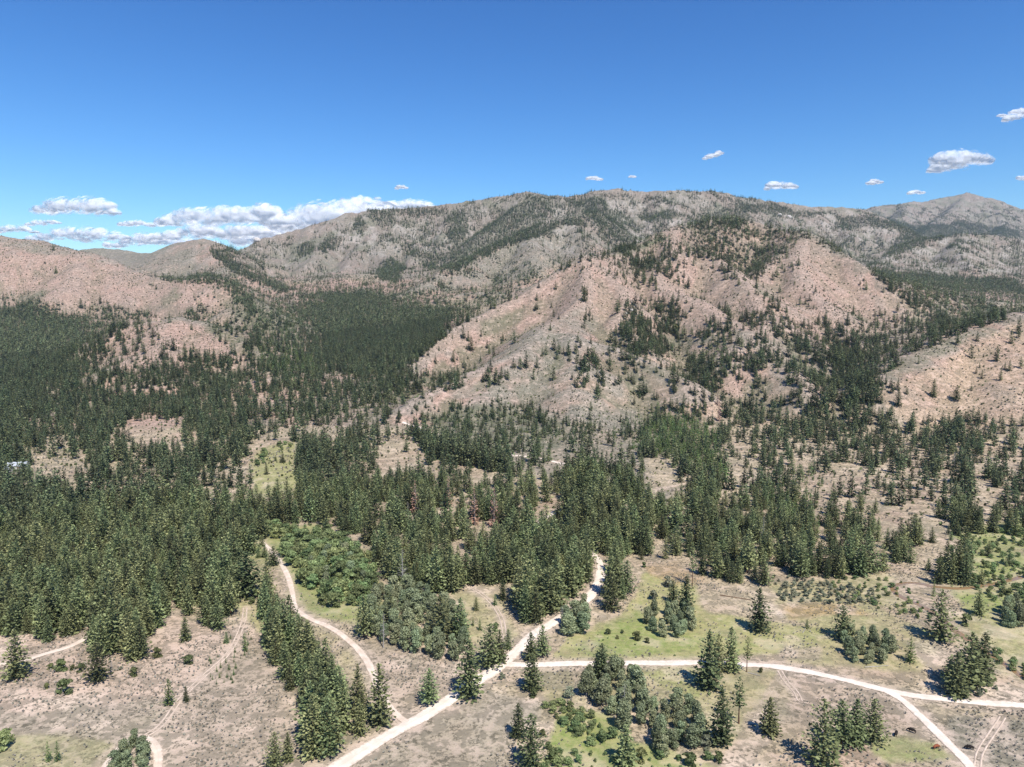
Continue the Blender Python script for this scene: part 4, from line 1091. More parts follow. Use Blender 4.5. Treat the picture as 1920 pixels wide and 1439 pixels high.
# kinds: 0-5 near crowns, 6-9 mid, 10-11 young, 12-14 far
idx = np.where(dT < 520, r.integers(0, 6, nT), np.where(dT < 1700, 6 + r.integers(0, 4, nT), 12 + r.integers(0, 3, nT)))
idx = np.where((T[:, 4] == 1) & (dT < 1700), 10 + r.integers(0, 2, nT), idx)
sc_ = T[:, 3] / 15.0; wv = r.uniform(.85, 1.18, nT)
scatter('pine_forest', np.stack([T[:, 0], T[:, 1], T[:, 2] - .2], 1), np.stack([r.uniform(-.04, .04, nT), r.uniform(-.04, .04, nT), r.uniform(0, 6.28, nT)], 1),
        np.stack([sc_ * wv, sc_ * wv, sc_], 1), idx, [p.crown for p in NEAR] + MID + MIDY + FARM,
        'dark green pine forest covering the valley and scattered over the mountain slopes', 'forest')
bt = T[dT < 600]; rb = np.random.default_rng(6)
scatter('pine_forest_trunks', np.stack([bt[:, 0], bt[:, 1], bt[:, 2] - .2], 1), np.zeros((len(bt), 3)), np.repeat((bt[:, 3] / 15)[:, None], 3, 1), np.zeros(len(bt)), [TR],
        'brown trunks of the pine forest in the valley', 'forest')
print('forest instances', nT)

# dead red pines and grey snags
DEAD = make_proto(conifer_mesh(90, R=2.4, nw=20, nb=6, nc=4, mat=M_dead, sparse=.12, form=.7), trunk_mesh(14.6, .2, M_gbark, 40, 3, 2.2), 15.)
SNAG = make_proto(None, trunk_mesh(14.8, .28, M_gbark, 60, 4, 2.6), 15.)
for u, v, hp, lb in DEADP:
    x, y, z = cast([u], [v]); d = project(x, y, z)[2][0]
    place('dead_pine', DEAD, x[0], y[0], z[0], min(24, hp * d / F * 1.2 + 4), 1.0, lb, 'dead tree', 'dead pines')
for u, v, hp, lb in [(765,985,40,'bare purple grey snag left of the red dead pines'),(755,1105,70,'pale bare snag rising out of the cottonwood grove'),(719,1215,60,'pale bare snag at the lower left of the cottonwood grove'),
                     (1055,1190,50,'grey snag at the foot of the central pine stand'),(1431,1030,56,'grey snag in the open stand above the meadow'),(1789,880,30,'bare grey snag among the pines on the right flat'),
                     (1742,870,28,'bare grey snag left of a similar one on the right flat'),(333,960,30,'grey snag in the pale trees beside the left forest'),(370,965,30,'grey snag by the short bit of road in the left forest'),
                     (210,1260,30,'thin grey snag at the edge of the left forest above the shrubs'),(1170,1345,60,'grey leafless stem in the cottonwood grove at the bottom'),(555,855,26,'pale bare stems at the top of the bright green clearing')]:
    x, y, z = cast([u], [v]); d = project(x, y, z)[2][0]
    place('snag', SNAG, x[0], y[0], z[0], min(22, hp * d / F * 1.15), 1.0, lb, 'dead tree', 'bare snags')

# ------------------------------------------------------------------ broadleaf trees and bushes
CT = trunk_mesh(9, .22, M_gbark, 16, 8, 3.2)
COTT = [make_proto(leafy_mesh(100 + k, 11, 3.5, 26, 2700, M_cotton, .15, .46, upright=.4), CT, 11.) for k in range(3)]
WILL = [make_proto(leafy_mesh(110 + k, 5.5, 3.4, 11, 1000, M_willow, .12, .42), trunk_mesh(3.6, .12, M_gbark, 10, 9, 1.6), 5.5) for k in range(3)]
GREY = [make_proto(leafy_mesh(120 + k, 3.2, 2.2, 9, 520, M_greyw, .1, .32), trunk_mesh(2., .07, M_gbark, 8, 10, 1.2), 3.2) for k in range(2)]
BRU = [make_proto(leafy_mesh(130 + k, 3.0, 2.1, 8, 520, M_brush, .1, .34), trunk_mesh(1.9, .07, M_gbark, 8, 11, 1.2), 3.0) for k in range(2)]
leafs = [0]
def patch(poly, n_max, sep, protos, hr, name, label, cat, group, seed, wf=(.9, 1.2)):
    r = np.random.default_rng(seed); got = []
    us = [p[0] for p in poly]; vs = [p[1] for p in poly]
    U = r.uniform(min(us), max(us), n_max * 30); V = r.uniform(min(vs), max(vs), n_max * 30)
    m = inpoly(U, V, poly); U, V = U[m], V[m]
    x, y, z = cast(U, V)
    for i in range(len(x)):
        if np.isnan(x[i]) or len(got) >= n_max: continue
        if all((x[i] - a) ** 2 + (y[i] - b) ** 2 > sep * sep for a, b in got):
            if road_dist(x[i:i + 1], y[i:i + 1])[0] < 1.5: continue
            got.append((x[i], y[i]))
            p = protos[int(r.integers(len(protos)))]
            place(name, p, x[i], y[i], z[i], r.uniform(*hr), r.uniform(*wf), label, cat, group)
            leafs[0] += 1
patch([(700,1120),(760,1100),(800,1130),(870,1170),(875,1225),(850,1240),(780,1225),(715,1215),(690,1180)], 62, 4.6, COTT, (6, 10), 'cottonwood_tree', 'grey green cottonwood in the dense grove left of the road junction', 'broadleaf tree', 'cottonwoods left of the junction', 1)
patch([(1095,1275),(1130,1262),(1185,1265),(1205,1300),(1215,1350),(1180,1375),(1130,1350),(1100,1310)], 24, 4.4, COTT, (6, 10), 'cottonwood_tree', 'grey green cottonwood in the grove below the right-hand road', 'broadleaf tree', 'cottonwoods below the road', 2)
patch([(1215,1330),(1260,1322),(1300,1340),(1318,1380),(1300,1412),(1240,1420),(1215,1390)], 20, 4.4, COTT, (5.5, 8.5), 'cottonwood_tree', 'rounded darker cottonwood at the bottom end of the brushy draw', 'broadleaf tree', 'cottonwoods at the end of the draw', 3)
patch([(1208,1160),(1240,1145),(1290,1150),(1298,1185),(1270,1200),(1225,1195)], 15, 4.4, COTT, (6, 9.5), 'cottonwood_tree', 'dark rounded tree in the round thicket in the middle of the meadow', 'broadleaf tree', 'trees of the round meadow thicket', 4)
patch([(1050,1160),(1090,1145),(1104,1160),(1100,1188),(1060,1195)], 8, 4.2, COTT, (8, 10), 'cottonwood_tree', 'leafy tree at the foot of the central stand beside the main road', 'broadleaf tree', 'leafy trees beside the main road', 5)
patch([(1578,1205),(1600,1195),(1650,1205),(1674,1225),(1665,1245),(1610,1248),(1585,1232)], 16, 3.6, COTT, (5.5, 7.5), 'cottonwood_tree', 'grey green low tree in the oval thicket on the right meadow', 'broadleaf tree', 'trees of the oval meadow thicket', 6)
patch([(1870,1150),(1905,1135),(1935,1145),(1930,1175),(1885,1178)], 10, 4.2, COTT, (6.5, 9), 'cottonwood_tree', 'grey green tree in the thicket beyond the creek at the right edge', 'broadleaf tree', 'trees beyond the creek', 7)
patch([(575,1215),(600,1235),(625,1280),(650,1320),(640,1330),(615,1295),(590,1250)], 9, 4.4, COTT, (5.5, 8.5), 'cottonwood_tree', 'pale green broadleaf tree mixed into the right side of the creek row', 'broadleaf tree', 'broadleaf trees of the creek row', 8)
patch([(310,965),(360,950),(400,985),(385,1030),(330,1020),(300,990)], 26, 6.0, COTT, (7, 11), 'cottonwood_tree', 'pale grey green cottonwood in the patch beside the left forest', 'broadleaf tree', 'cottonwoods beside the left forest', 9)
patch([(205,1430),(230,1400),(265,1400),(285,1425),(280,1470),(190,1480)], 12, 3.6, COTT, (5, 7), 'cottonwood_tree', 'grey green bushy tree inside the loop of the track at the bottom left', 'broadleaf tree', 'bushy trees in the track loop', 10)
patch([(560,1010),(600,1000),(660,1030),(700,1060),(705,1100),(680,1140),(610,1140),(575,1100),(530,1040),(540,1015)], 100, 4.4, WILL, (4.5, 8.5), 'willow_bush', 'bright green willow in the big thicket right of the curving track', 'willow', 'willows right of the curving track', 11)
patch([(590,1020),(650,1040),(690,1090),(660,1130),(600,1110),(570,1060)], 12, 6, COTT, (6, 9), 'cottonwood_tree', 'grey green broadleaf tree rising out of the bright willow thicket', 'broadleaf tree', 'broadleaf trees in the willow thicket', 40)
patch([(480,1000),(520,990),(560,1000),(540,1020),(500,1012)], 12, 5, WILL, (5, 8), 'willow_bush', 'bright green willow behind the start of the curving track', 'willow', 'willows behind the track start', 12)
patch([(430,1060),(470,1090),(495,1140),(500,1175),(465,1165),(445,1130)], 14, 4, WILL, (2.5, 4.5), 'willow_bush', 'bright green low willow beside the narrow creek track', 'willow', 'low willows by the creek track', 13)
patch([(1800,1010),(1850,990),(1925,1000),(1925,1130),(1850,1130),(1790,1080),(1740,1075)], 105, 3.6, WILL, (1.1, 4.0), 'willow_bush', 'bright green willow bush in the wet bottom at the right edge', 'willow', 'willow bushes of the right bottom', 14)
patch([(1010,1320),(1060,1325),(1120,1350),(1150,1385),(1110,1400),(1040,1350)], 44, 2.4, WILL, (1.0, 3.6), 'willow_bush', 'bright green bush along the brushy draw below the junction', 'willow', 'bushes of the brushy draw', 15)
patch([(1020,1400),(1100,1410),(1200,1420),(1340,1425),(1330,1470),(1020,1470)], 40, 3, WILL, (.9, 3.2), 'willow_bush', 'green bush in the wet meadow at the bottom edge', 'willow', 'bushes at the bottom edge', 16)
patch([(1860,1220),(1885,1232),(1935,1262),(1935,1280),(1895,1258),(1855,1235)], 16, 2.8, WILL, (1.6, 3), 'willow_bush', 'green bush on the bank of the brown creek near the right edge', 'willow', 'bushes on the creek bank', 17)
patch([(1450,1105),(1500,1090),(1580,1100),(1640,1110),(1640,1130),(1560,1135),(1470,1128)], 85, 2.7, GREY, (1.0, 2.6), 'grey_willow', 'grey purple low willow in the wide shrub bed above the meadow', 'willow', 'grey willows above the meadow', 18, (1, 1.5))
patch([(1560,1085),(1700,1090),(1720,1130),(1760,1165),(1700,1160),(1640,1140),(1560,1120)], 60, 3.0, WILL, (.9, 2.4), 'willow_bush', 'green low willow between the shrub bed and the creek', 'willow', 'low willows by the creek hook', 19, (1, 1.4))
patch([(1440,1085),(1540,1080),(1560,1095),(1450,1100)], 12, 4.2, GREY, (1.4, 2.4), 'grey_willow', 'grey shrub along the foot of the right forest edge', 'willow', 'grey shrubs under the forest edge', 20)
patch([(480,872),(495,845),(545,828),(550,840),(510,850),(490,890)], 12, 5, WILL, (4, 6), 'willow_bush', 'green willow on the rim of the bright green clearing', 'willow', 'willows of the green clearing', 21)
BUSH = [(113,1258,30,'dark round bush below the left track, largest of the row of four'),(94,1255,15,'small bush at the left end of the row below the left track'),(137,1257,15,'small bush third in the row below the left track'),(153,1259,21,'bush at the right end of the row below the left track'),
 (88,1291,15,'small dark bush on bare soil left of the biggest one'),(121,1299,36,'big dark green spreading bush alone on the bare left slope'),(250,1267,22,'flat dark bush below the corner of the left forest'),(227,1256,10,'tiny green bush beside a grey snag'),(293,1233,26,'dark round bush at the foot of the left forest'),
 (352,1246,24,'dark green bush above the wheel track'),(12,1402,44,'bright green bush in the bottom left corner'),(716,1275,13,'small dark bush on the verge of the curving track'),(930,1182,20,'round dark green bush beside the faint track'),(940,1273,17,'pale bush on the south verge of the road junction'),
 (1002,1307,24,'bush at the foot of the broad pine below the junction'),(1068,1308,28,'tall grey green bush left of the cottonwood grove'),(1058,1324,15,'small dark bush at the head of the brushy draw'),(1017,1381,18,'round bush on the bank above the draw'),(1038,1427,34,'large bush beside the taller bank pine'),
 (1140,1190,15,'small dark bush in the meadow, first of three below the road clump'),(1157,1198,10,'small dark bush in the meadow, lowest of three below the road clump'),(1167,1188,10,'small dark bush in the meadow, upper right of three below the road clump'),(1194,1201,24,'dark bush left of the round meadow thicket, larger of two'),
 (1213,1206,14,'dark bush left of the round meadow thicket, smaller of two'),(1253,1101,28,'wide grey green bush at the top of the meadow'),(1225,1126,27,'grey green bush left of the orange dry patch'),(1207,1064,14,'tiny round bush on the bare ground above the meadow'),(1485,1118,20,'dark little shrub in the grey willow bed'),
 (1497,1081,18,'round dark bush at the foot of the right forest'),(1813,1172,28,'dark bush on the sandy far bank of the creek'),(1867,1293,12,'small bush on the pale road bank near the right edge'),(1838,1306,20,'bush hanging on the pale bank under the big clump'),(1427,1261,13,'low bush beside the road right of the roadside group'),
 (1347,1428,26,'dark bush in the bottom meadow, right one'),(1323,1403,34,'broad grey green bush in the bottom meadow'),(1293,1436,34,'dark bush at the very bottom of the meadow'),(1863,1226,15,'round bush on the creek bank'),(1203,1426,32,'bush right of the round bottom pine'),
 (1265,625,22,'dark broad bush on the pink slope below the tree cluster'),(870,690,14,'dark bush on the grey spur')]
for i, (u, v, wpx, lb) in enumerate(BUSH):
    x, y, z = cast([u], [v]); d = project(x, y, z)[2][0]; wd = wpx * d / F
    bright = 'bright' in lb; gr_ = 'grey' in lb or 'pale' in lb
    pr = (WILL if bright else GREY if gr_ else BRU)[i % 2]
    bw = {0: 6.6, 1: 4.3, 2: 4.1}[0 if bright else 1 if gr_ else 2]
    s = wd / bw
    place('bush', pr, x[0], y[0], z[0], pr.h * s * 1.05, 1 / 1.05, lb, 'bush', 'single bushes one can tell apart')
# saplings beside the wheel track
patch([(385,1255),(400,1225),(440,1190),(475,1185),(470,1215),(450,1240),(440,1285),(400,1290)], 34, 2.2, YNEAR, (1.2, 2.8), 'pine_sapling', 'knee high green pine sapling beside the wheel track below the left forest', 'sapling', 'saplings beside the wheel track', 30)
print('leafy', leafs[0])

# ------------------------------------------------------------------ low cover nobody could count
SAGE = [leafy_mesh(140 + k, .8, .62, 3, 16, M_sage, .3, .34) for k in range(3)]
x, y, r = jgrid(1.45, 430, 51, 95); z = H(x, y); u, v, d = project(x, y, z)
m = (v > 1000) & (u > -30) & (u < 1950)
x, y, z, u, v = [q[m] for q in (x, y, z, u, v)]
gw = interp(green_w.reshape(GZ.shape), x, y)
p = sstep(-.25, .35, fbm(x, y, 22, 3, 301)) * (1 - gw * .8) * .7
k = (r.random(x.shape) < p) & (road_dist(x, y) > 1.2) & (dist_to_line(x, y, creek_line, 6) > 3)
x, y, z = x[k], y[k], z[k]; s = r.uniform(.35, 1.05, len(x))
scatter('sagebrush', np.stack([x, y, z - .05], 1), np.stack([0 * s, 0 * s, r.uniform(0, 6.28, len(x))], 1), np.stack([s, s, s * .9], 1), r.integers(0, 3, len(x)), SAGE,
        'grey green sagebrush dotted over the dry ground in the foreground', 'sagebrush')
print('sage', len(x))
TUFT = [leafy_mesh(150 + k, .7, .7, 3, 14, M_willow, .25, .4) for k in range(2)]
x, y, r = jgrid(2.2, 430, 53, 95); z = H(x, y); u, v, d = project(x, y, z)
gw = interp(green_w.reshape(GZ.shape), x, y)
p = sstep(.35, .9, gw) * sstep(0., .45, fbm(x, y, 14, 3, 311)) * .4
k = (r.random(x.shape) < p) & (v > 1000) & (road_dist(x, y) > 1.2)
x, y, z = x[k], y[k], z[k]; s = r.uniform(.4, 1.2, len(x))
scatter('meadow_herbs', np.stack([x, y, z - .05], 1), np.stack([0 * s, 0 * s, r.uniform(0, 6.28, len(x))], 1), np.stack([s, s, s * .8], 1), r.integers(0, 2, len(x)), TUFT,
        'green tufts of tall herbs in the wet meadows', 'herbs')
HB = [leafy_mesh(160 + k, 1.6, 1.5, 4, 26, M_brush, .25, .7) for k in range(3)] + [leafy_mesh(170 + k, 1.2, 1.3, 4, 22, M_sage, .25, .6) for k in range(2)]
P_ = []
for sp_, y0, y1, sd_ in ((3.6, 420, 1300, 61), (6., 1300, 2800, 62)):
    x, y, r = jgrid(sp_, y1, sd_, y0); z = H(x, y); k = hidden_by(x, y, z + 1) < 2; x, y, z = x[k], y[k], z[k]
    cr = interp(colr[:, 0].reshape(GZ.shape), x, y); cg_ = interp(colr[:, 1].reshape(GZ.shape), x, y)
    br = sstep(.9, 1.35, cg_ / cr * 1.0)
    p = .22 + .5 * br + .40 * sstep(.05, .45, fbm(x, y, 60, 3, 321))
    k = (r.random(x.shape) < p) & (road_dist(x, y) > 2)
    s = r.uniform(.4, 1.3, len(x)) * (1 + br * .7) * (1 + .5 * (y > 1300))
    ki = np.where(r.random(x.shape) < .35 + .5 * br, r.integers(0, 3, len(x)), 3 + r.integers(0, 2, len(x)))
    P_.append(np.stack([x, y, z - .1, s, ki], 1)[k])
P_ = np.concatenate(P_); r = np.random.default_rng(9)
scatter('hillside_brush', P_[:, :3], np.stack([0 * P_[:, 0], 0 * P_[:, 0], r.uniform(0, 6.28, len(P_))], 1), np.stack([P_[:, 3]] * 3, 1), P_[:, 4].astype(int), HB,
        'dark and grey brush speckling the pink hillsides', 'brush')
print('brush', len(P_))
# shared labels say in which part of their stand the trees are
from collections import defaultdict
byl = defaultdict(list)
for o in SC.objects:
    if o.parent is None and 'label' in o and o.get('group'): byl[o['label']].append(o)
for lb, os_ in byl.items():
    if len(os_) < 5: continue
    P2 = np.array([[o.location.x / max(o.location.y, 1), o.location.y] for o in os_])
    qa = np.argsort(np.argsort(P2[:, 0])) / len(os_); qb = np.argsort(np.argsort(P2[:, 1])) / len(os_)
    k3 = len(os_) >= 14
    for o, a, b in zip(os_, qa, qb):
        sd_ = 'left' if a < (.34 if k3 else .5) else 'right' if a >= (.67 if k3 else .5) else 'middle'
        fr = 'front' if b < (.34 if k3 else .5) else 'back' if b >= (.67 if k3 else .5) else 'mid depth'
        w_ = lb.split()
        o['label'] = ' '.join(w_[:11]) + ', %s part, %s' % (sd_, fr)

# ------------------------------------------------------------------ cabins, cows, logs, rocks
def box(V, Fc, c, s, rz=0):
    o = len(V); ca_, sa_ = math.cos(rz), math.sin(rz)
    for dx in (-1, 1):
        for dy in (-1, 1):
            for dz in (-1, 1):
                a, b = dx * s[0] / 2, dy * s[1] / 2
                V.append((c[0] + a * ca_ - b * sa_, c[1] + a * sa_ + b * ca_, c[2] + dz * s[2] / 2))
    for f in ((0, 1, 3, 2), (4, 6, 7, 5), (0, 4, 5, 1), (2, 3, 7, 6), (0, 2, 6, 4), (1, 5, 7, 3)): Fc.append(tuple(o + k for k in f))
def part(name, V, Fc, mat, parent, smooth=False):
    me = raw_mesh(name, V, Fc, mat)
    if smooth: me.polygons.foreach_set('use_smooth', [True] * len(me.polygons))
    o = bpy.data.objects.new(name, me); SC.collection.objects.link(o); o.parent = parent
    return o
M_wall = plain('white_siding', (.50, .48, .45), 2, .08); M_roofw = plain('pale_metal_roof', (.42, .44, .47), 1, .1)
M_teal = plain('teal_metal_roof', (.10, .30, .27), 1, .15); M_log = plain('brown_log_wall', (.26, .16, .09), 2, .2)
M_glass, nt, bs = nodes_mat('dark_glass'); bs.inputs['Base Color'].default_value = (.03, .04, .05, 1); bs.inputs['Roughness'].default_value = .1
M_door = plain('door_paint', (.25, .12, .07), 2, .1)
def cabin(name, u, v, L, W, h, rz, mw, mroof, label):
    x, y, z = cast([u], [v]); o = empty_at(name, x[0], y[0], z[0] - .2, rz, (1, 1, 1)); tag(o, label, 'house')
    V, Fc = [], []; box(V, Fc, (0, 0, h / 2), (L, W, h))
    k = len(V); V += [(-L / 2, -W / 2, h), (-L / 2, W / 2, h), (-L / 2, 0, h + W * .3), (L / 2, -W / 2, h), (L / 2, W / 2, h), (L / 2, 0, h + W * .3)]
    Fc += [(k, k + 2, k + 1), (k + 3, k + 4, k + 5)]
    wl = part('wall', V, Fc, mw, o)
    V, Fc = [], []; e = .5
    for s in (-1, 1):
        k = len(V); y1, z1 = s * (W / 2 + e), h - e * .6
        V += [(-L / 2 - e, 0, h + W * .3 + .05), (L / 2 + e, 0, h + W * .3 + .05), (L / 2 + e, y1, z1 + .05), (-L / 2 - e, y1, z1 + .05),
              (-L / 2 - e, 0, h + W * .3 + .2), (L / 2 + e, 0, h + W * .3 + .2), (L / 2 + e, y1, z1 + .2), (-L / 2 - e, y1, z1 + .2)]
        Fc += [(k, k + 1, k + 2, k + 3), (k + 7, k + 6, k + 5, k + 4), (k, k + 4, k + 5, k + 1), (k + 2, k + 6, k + 7, k + 3), (k + 1, k + 5, k + 6, k + 2), (k, k + 3, k + 7, k + 4)]
    rf = part('roof', V, Fc, mroof, o)
    V, Fc = [], []; box(V, Fc, (L * .2, W * .12, h + W * .3 + .3), (.6, .6, 1.2)); part('chimney', V, Fc, M_log, rf)
    V, Fc = [], []; box(V, Fc, (L * .1, -W / 2 - .03, 1.05), (1.0, .08, 2.1)); dr = part('door', V, Fc, M_door, o)
    V, Fc = [], []; box(V, Fc, (L * .1 + .35, -W / 2 - .1, 1.0), (.1, .08, .1)); part('handle', V, Fc, M_roofw, dr)
    for wx in (-.33, -.12, .36):
        V, Fc = [], []; box(V, Fc, (L * wx, -W / 2 - .02, 1.5), (1.3, .08, 1.1)); fr = part('window', V, Fc, M_wall if mw is not M_wall else M_door, o)
        V, Fc = [], []; box(V, Fc, (L * wx, -W / 2 - .07, 1.5), (1.1, .06, .9)); part('pane', V, Fc, M_glass, fr)
CABINS = [(34, 879, 14, 8, 3.4, .25, M_wall, M_roofw, 'white house with a pale roof half hidden in the trees at the left edge'),
          (15, 885, 6, 4, 2.6, -.3, M_wall, M_roofw, 'small white shed left of the white house at the left edge'),
          (375, 858, 6, 4.5, 2.6, .1, M_log, M_teal, 'little cabin with a teal roof among the trees left of the green clearing')]
for c_ in CABINS: cabin('cabin', *c_)

def cow(u, v, rz, mat, label):
    x, y, z = cast([u], [v]); o = empty_at('cow', x[0], y[0], z[0], rz, (1, 1, 1)); tag(o, label, 'cow', 'cows grazing in the lower right meadow')
    import bmesh
    J = [((-.85, 0, 1.15), .34), ((-.35, 0, 1.10), .40), ((.25, 0, 1.08), .42), ((.75, 0, 1.12), .38), ((1.05, 0, 1.0), .24), ((1.32, 0, .72), .16), ((1.5, 0, .45), .14), ((1.62, 0, .26), .09)]
    E = [(i, i + 1) for i in range(7)]
    for root, sx_, hind in ((0, -.85, 1), (3, .72, 0)):
        for sy_ in (-.22, .22):
            k = len(J); f = -.08 if hind else .03
            J += [((sx_ + .05 * hind, sy_, .80), .15 if hind else .12), ((sx_ + f, sy_, .45), .075), ((sx_ + (.0 if hind else .02), sy_, .06), .06)]
            E += [(root, k), (k, k + 1), (k + 1, k + 2)]
    k = len(J); J += [((-1.15, 0, 1.05), .05), ((-1.2, 0, .55), .035)]; E += [(0, k), (k, k + 1)]
    for s in (-1, 1):
        k = len(J); J += [((1.22, s * .26, .86), .035)]; E += [(5, k)]
    me = bpy.data.meshes.new('body'); me.from_pydata([j[0] for j in J], E, [])
    b = bpy.data.objects.new('body', me); SC.collection.objects.link(b)
    md = b.modifiers.new('skin', 'SKIN'); md.use_smooth_shade = True
    for i, sv in enumerate(me.skin_vertices[0].data): sv.radius = (J[i][1], J[i][1]); sv.use_root = (i == 2)
    b.modifiers.new('sub', 'SUBSURF').render_levels = 1
    me.materials.append(mat); b.parent = o
M_red = plain('red_brown_hide', (.22, .07, .035), 3, .2); M_blk = plain('black_hide', (.02, .016, .014), 3, .3)
cow(1755, 1405, .3, M_red, 'red brown cow grazing in the green patch beside the branch road')
cow(1710, 1374, 2.4, M_blk, 'dark cow on the dry ground above the green patch, right one of two')
cow(1680, 1380, .9, M_blk, 'dark cow at the top edge of the green patch, left one of two')
cow(1818, 1406, 2.9, M_blk, 'dark cow right of the branch road')

def log_at(u0, v0, u1, v1, rad, mat, label):
    x, y, z = cast([u0, u1], [v0, v1]); V, Fc = [], []
    p = np.array([x[0], y[0], z[0] + rad]); q = np.array([x[1], y[1], z[1] + rad]); m = (p + q) / 2
    cyl_between(V, Fc, p - m, q - m, rad, rad * .6, 8); Fc += [tuple(range(7, -1, -1)), tuple(range(8, 16))]
    for t in (.3, .5, .7, .85):
        b0 = (p - m) * (1 - t) + (q - m) * t; cyl_between(V, Fc, b0, b0 + np.array([random.uniform(-.8, .8), random.uniform(-.8, .8), .7]), rad * .3, rad * .1, 5)
    o = mesh_obj('fallen_log', V, Fc, mat); o.location = m; tag(o, label, 'log')
log_at(1350, 1117, 1408, 1126, .22, M_bark, 'long dark fallen trunk on the grass left of the lone meadow pine')
log_at(1622, 1252, 1666, 1249, .15, M_gbark, 'pale fallen log just below the oval thicket')
log_at(1402, 1262, 1425, 1268, .14, M_gbark, 'pale fallen branches at the foot of the bare trunked roadside pine')
log_at(1505, 1188, 1511, 1178, .16, M_gbark, 'short pale log at the foot of the tiny meadow conifer')

M_rock = plain('pale_granite', (.55, .50, .45), .4, .15)
def rock(u, v, s, label, seed, grp):
    import bmesh
    x, y, z = cast([u], [v]); bm = bmesh.new(); bmesh.ops.create_icosphere(bm, subdivisions=3, radius=1)
    r = np.random.default_rng(seed); a = r.normal(0, 1, (7, 3)); a /= np.linalg.norm(a, axis=1)[:, None]; dpl = r.uniform(.5, .85, 7)
    for vt in bm.verts:
        p = np.array(vt.co); f = min([1.] + [d_ / max(1e-3, float(p @ n__)) for n__, d_ in zip(a, dpl) if p @ n__ > 0]); p = p * f * (1 + .05 * r.normal())
        vt.co = (p[0] * s, p[1] * s * .8, p[2] * s * .75)
    me = bpy.data.meshes.new('boulder'); bm.to_mesh(me); bm.free(); me.materials.append(M_rock)
    o = bpy.data.objects.new('boulder', me); SC.collection.objects.link(o); o.location = (x[0], y[0], z[0] + s * .2); tag(o, label, 'rock', grp)
rock(1183, 583, 4.5, 'largest pale boulder of the outcrop above the tree cluster on the central hill', 1, 'boulders above the tree cluster')
rock(1192, 590, 3.2, 'pale boulder at the right of the outcrop above the tree cluster', 2, 'boulders above the tree cluster')
rock(1174, 589, 2.6, 'small pale boulder at the left of the outcrop above the tree cluster', 3, 'boulders above the tree cluster')
rock(1480, 408, 15, 'big white granite outcrop on the far ridge above the right hill', 4, 'outcrops on the far ridge')
rock(1462, 404, 12, 'white granite knob left of the big outcrop on the far ridge', 5, 'outcrops on the far ridge')
rock(483, 452, 18, 'rocky knob on the skyline where the long ridge begins', 6, 'outcrops on the far ridge')

# ------------------------------------------------------------------ clouds, beyond the haze
m, nt, b = nodes_mat('cloud_white')
b.inputs['Base Color'].default_value = (1, 1, 1, 1); b.inputs['Roughness'].default_value = 1; b.inputs['Specular IOR Level'].default_value = 0
tl = nt.nodes.new('ShaderNodeBsdfTranslucent'); tl.inputs['Color'].default_value = (1, 1, 1, 1)
m1 = nt.nodes.new('ShaderNodeMixShader'); m1.inputs[0].default_value = .42
nt.links.new(b.outputs[0], m1.inputs[1]); nt.links.new(tl.outputs[0], m1.inputs[2])
tp = nt.nodes.new('ShaderNodeBsdfTransparent'); lw = nt.nodes.new('ShaderNodeLayerWeight'); lw.inputs['Blend'].default_value = .5
tco = N(nt, 'ShaderNodeTexCoord').outputs['Object']
nz = noise(nt, tco, .004, 6, .65)
ad = nt.nodes.new('ShaderNodeMath'); ad.operation = 'MULTIPLY_ADD'; nt.links.new(nz, ad.inputs[0]); ad.inputs[1].default_value = .9; nt.links.new(lw.outputs['Facing'], ad.inputs[2])
m2 = nt.nodes.new('ShaderNodeMixShader'); nt.links.new(mr(nt, ad.outputs[0], .50, .98, 0, 1), m2.inputs[0])
nt.links.new(m1.outputs[0], m2.inputs[1]); nt.links.new(tp.outputs[0], m2.inputs[2])
nt.links.new(m2.outputs[0], nt.nodes['Material Output'].inputs['Surface'])
M_cloud = m
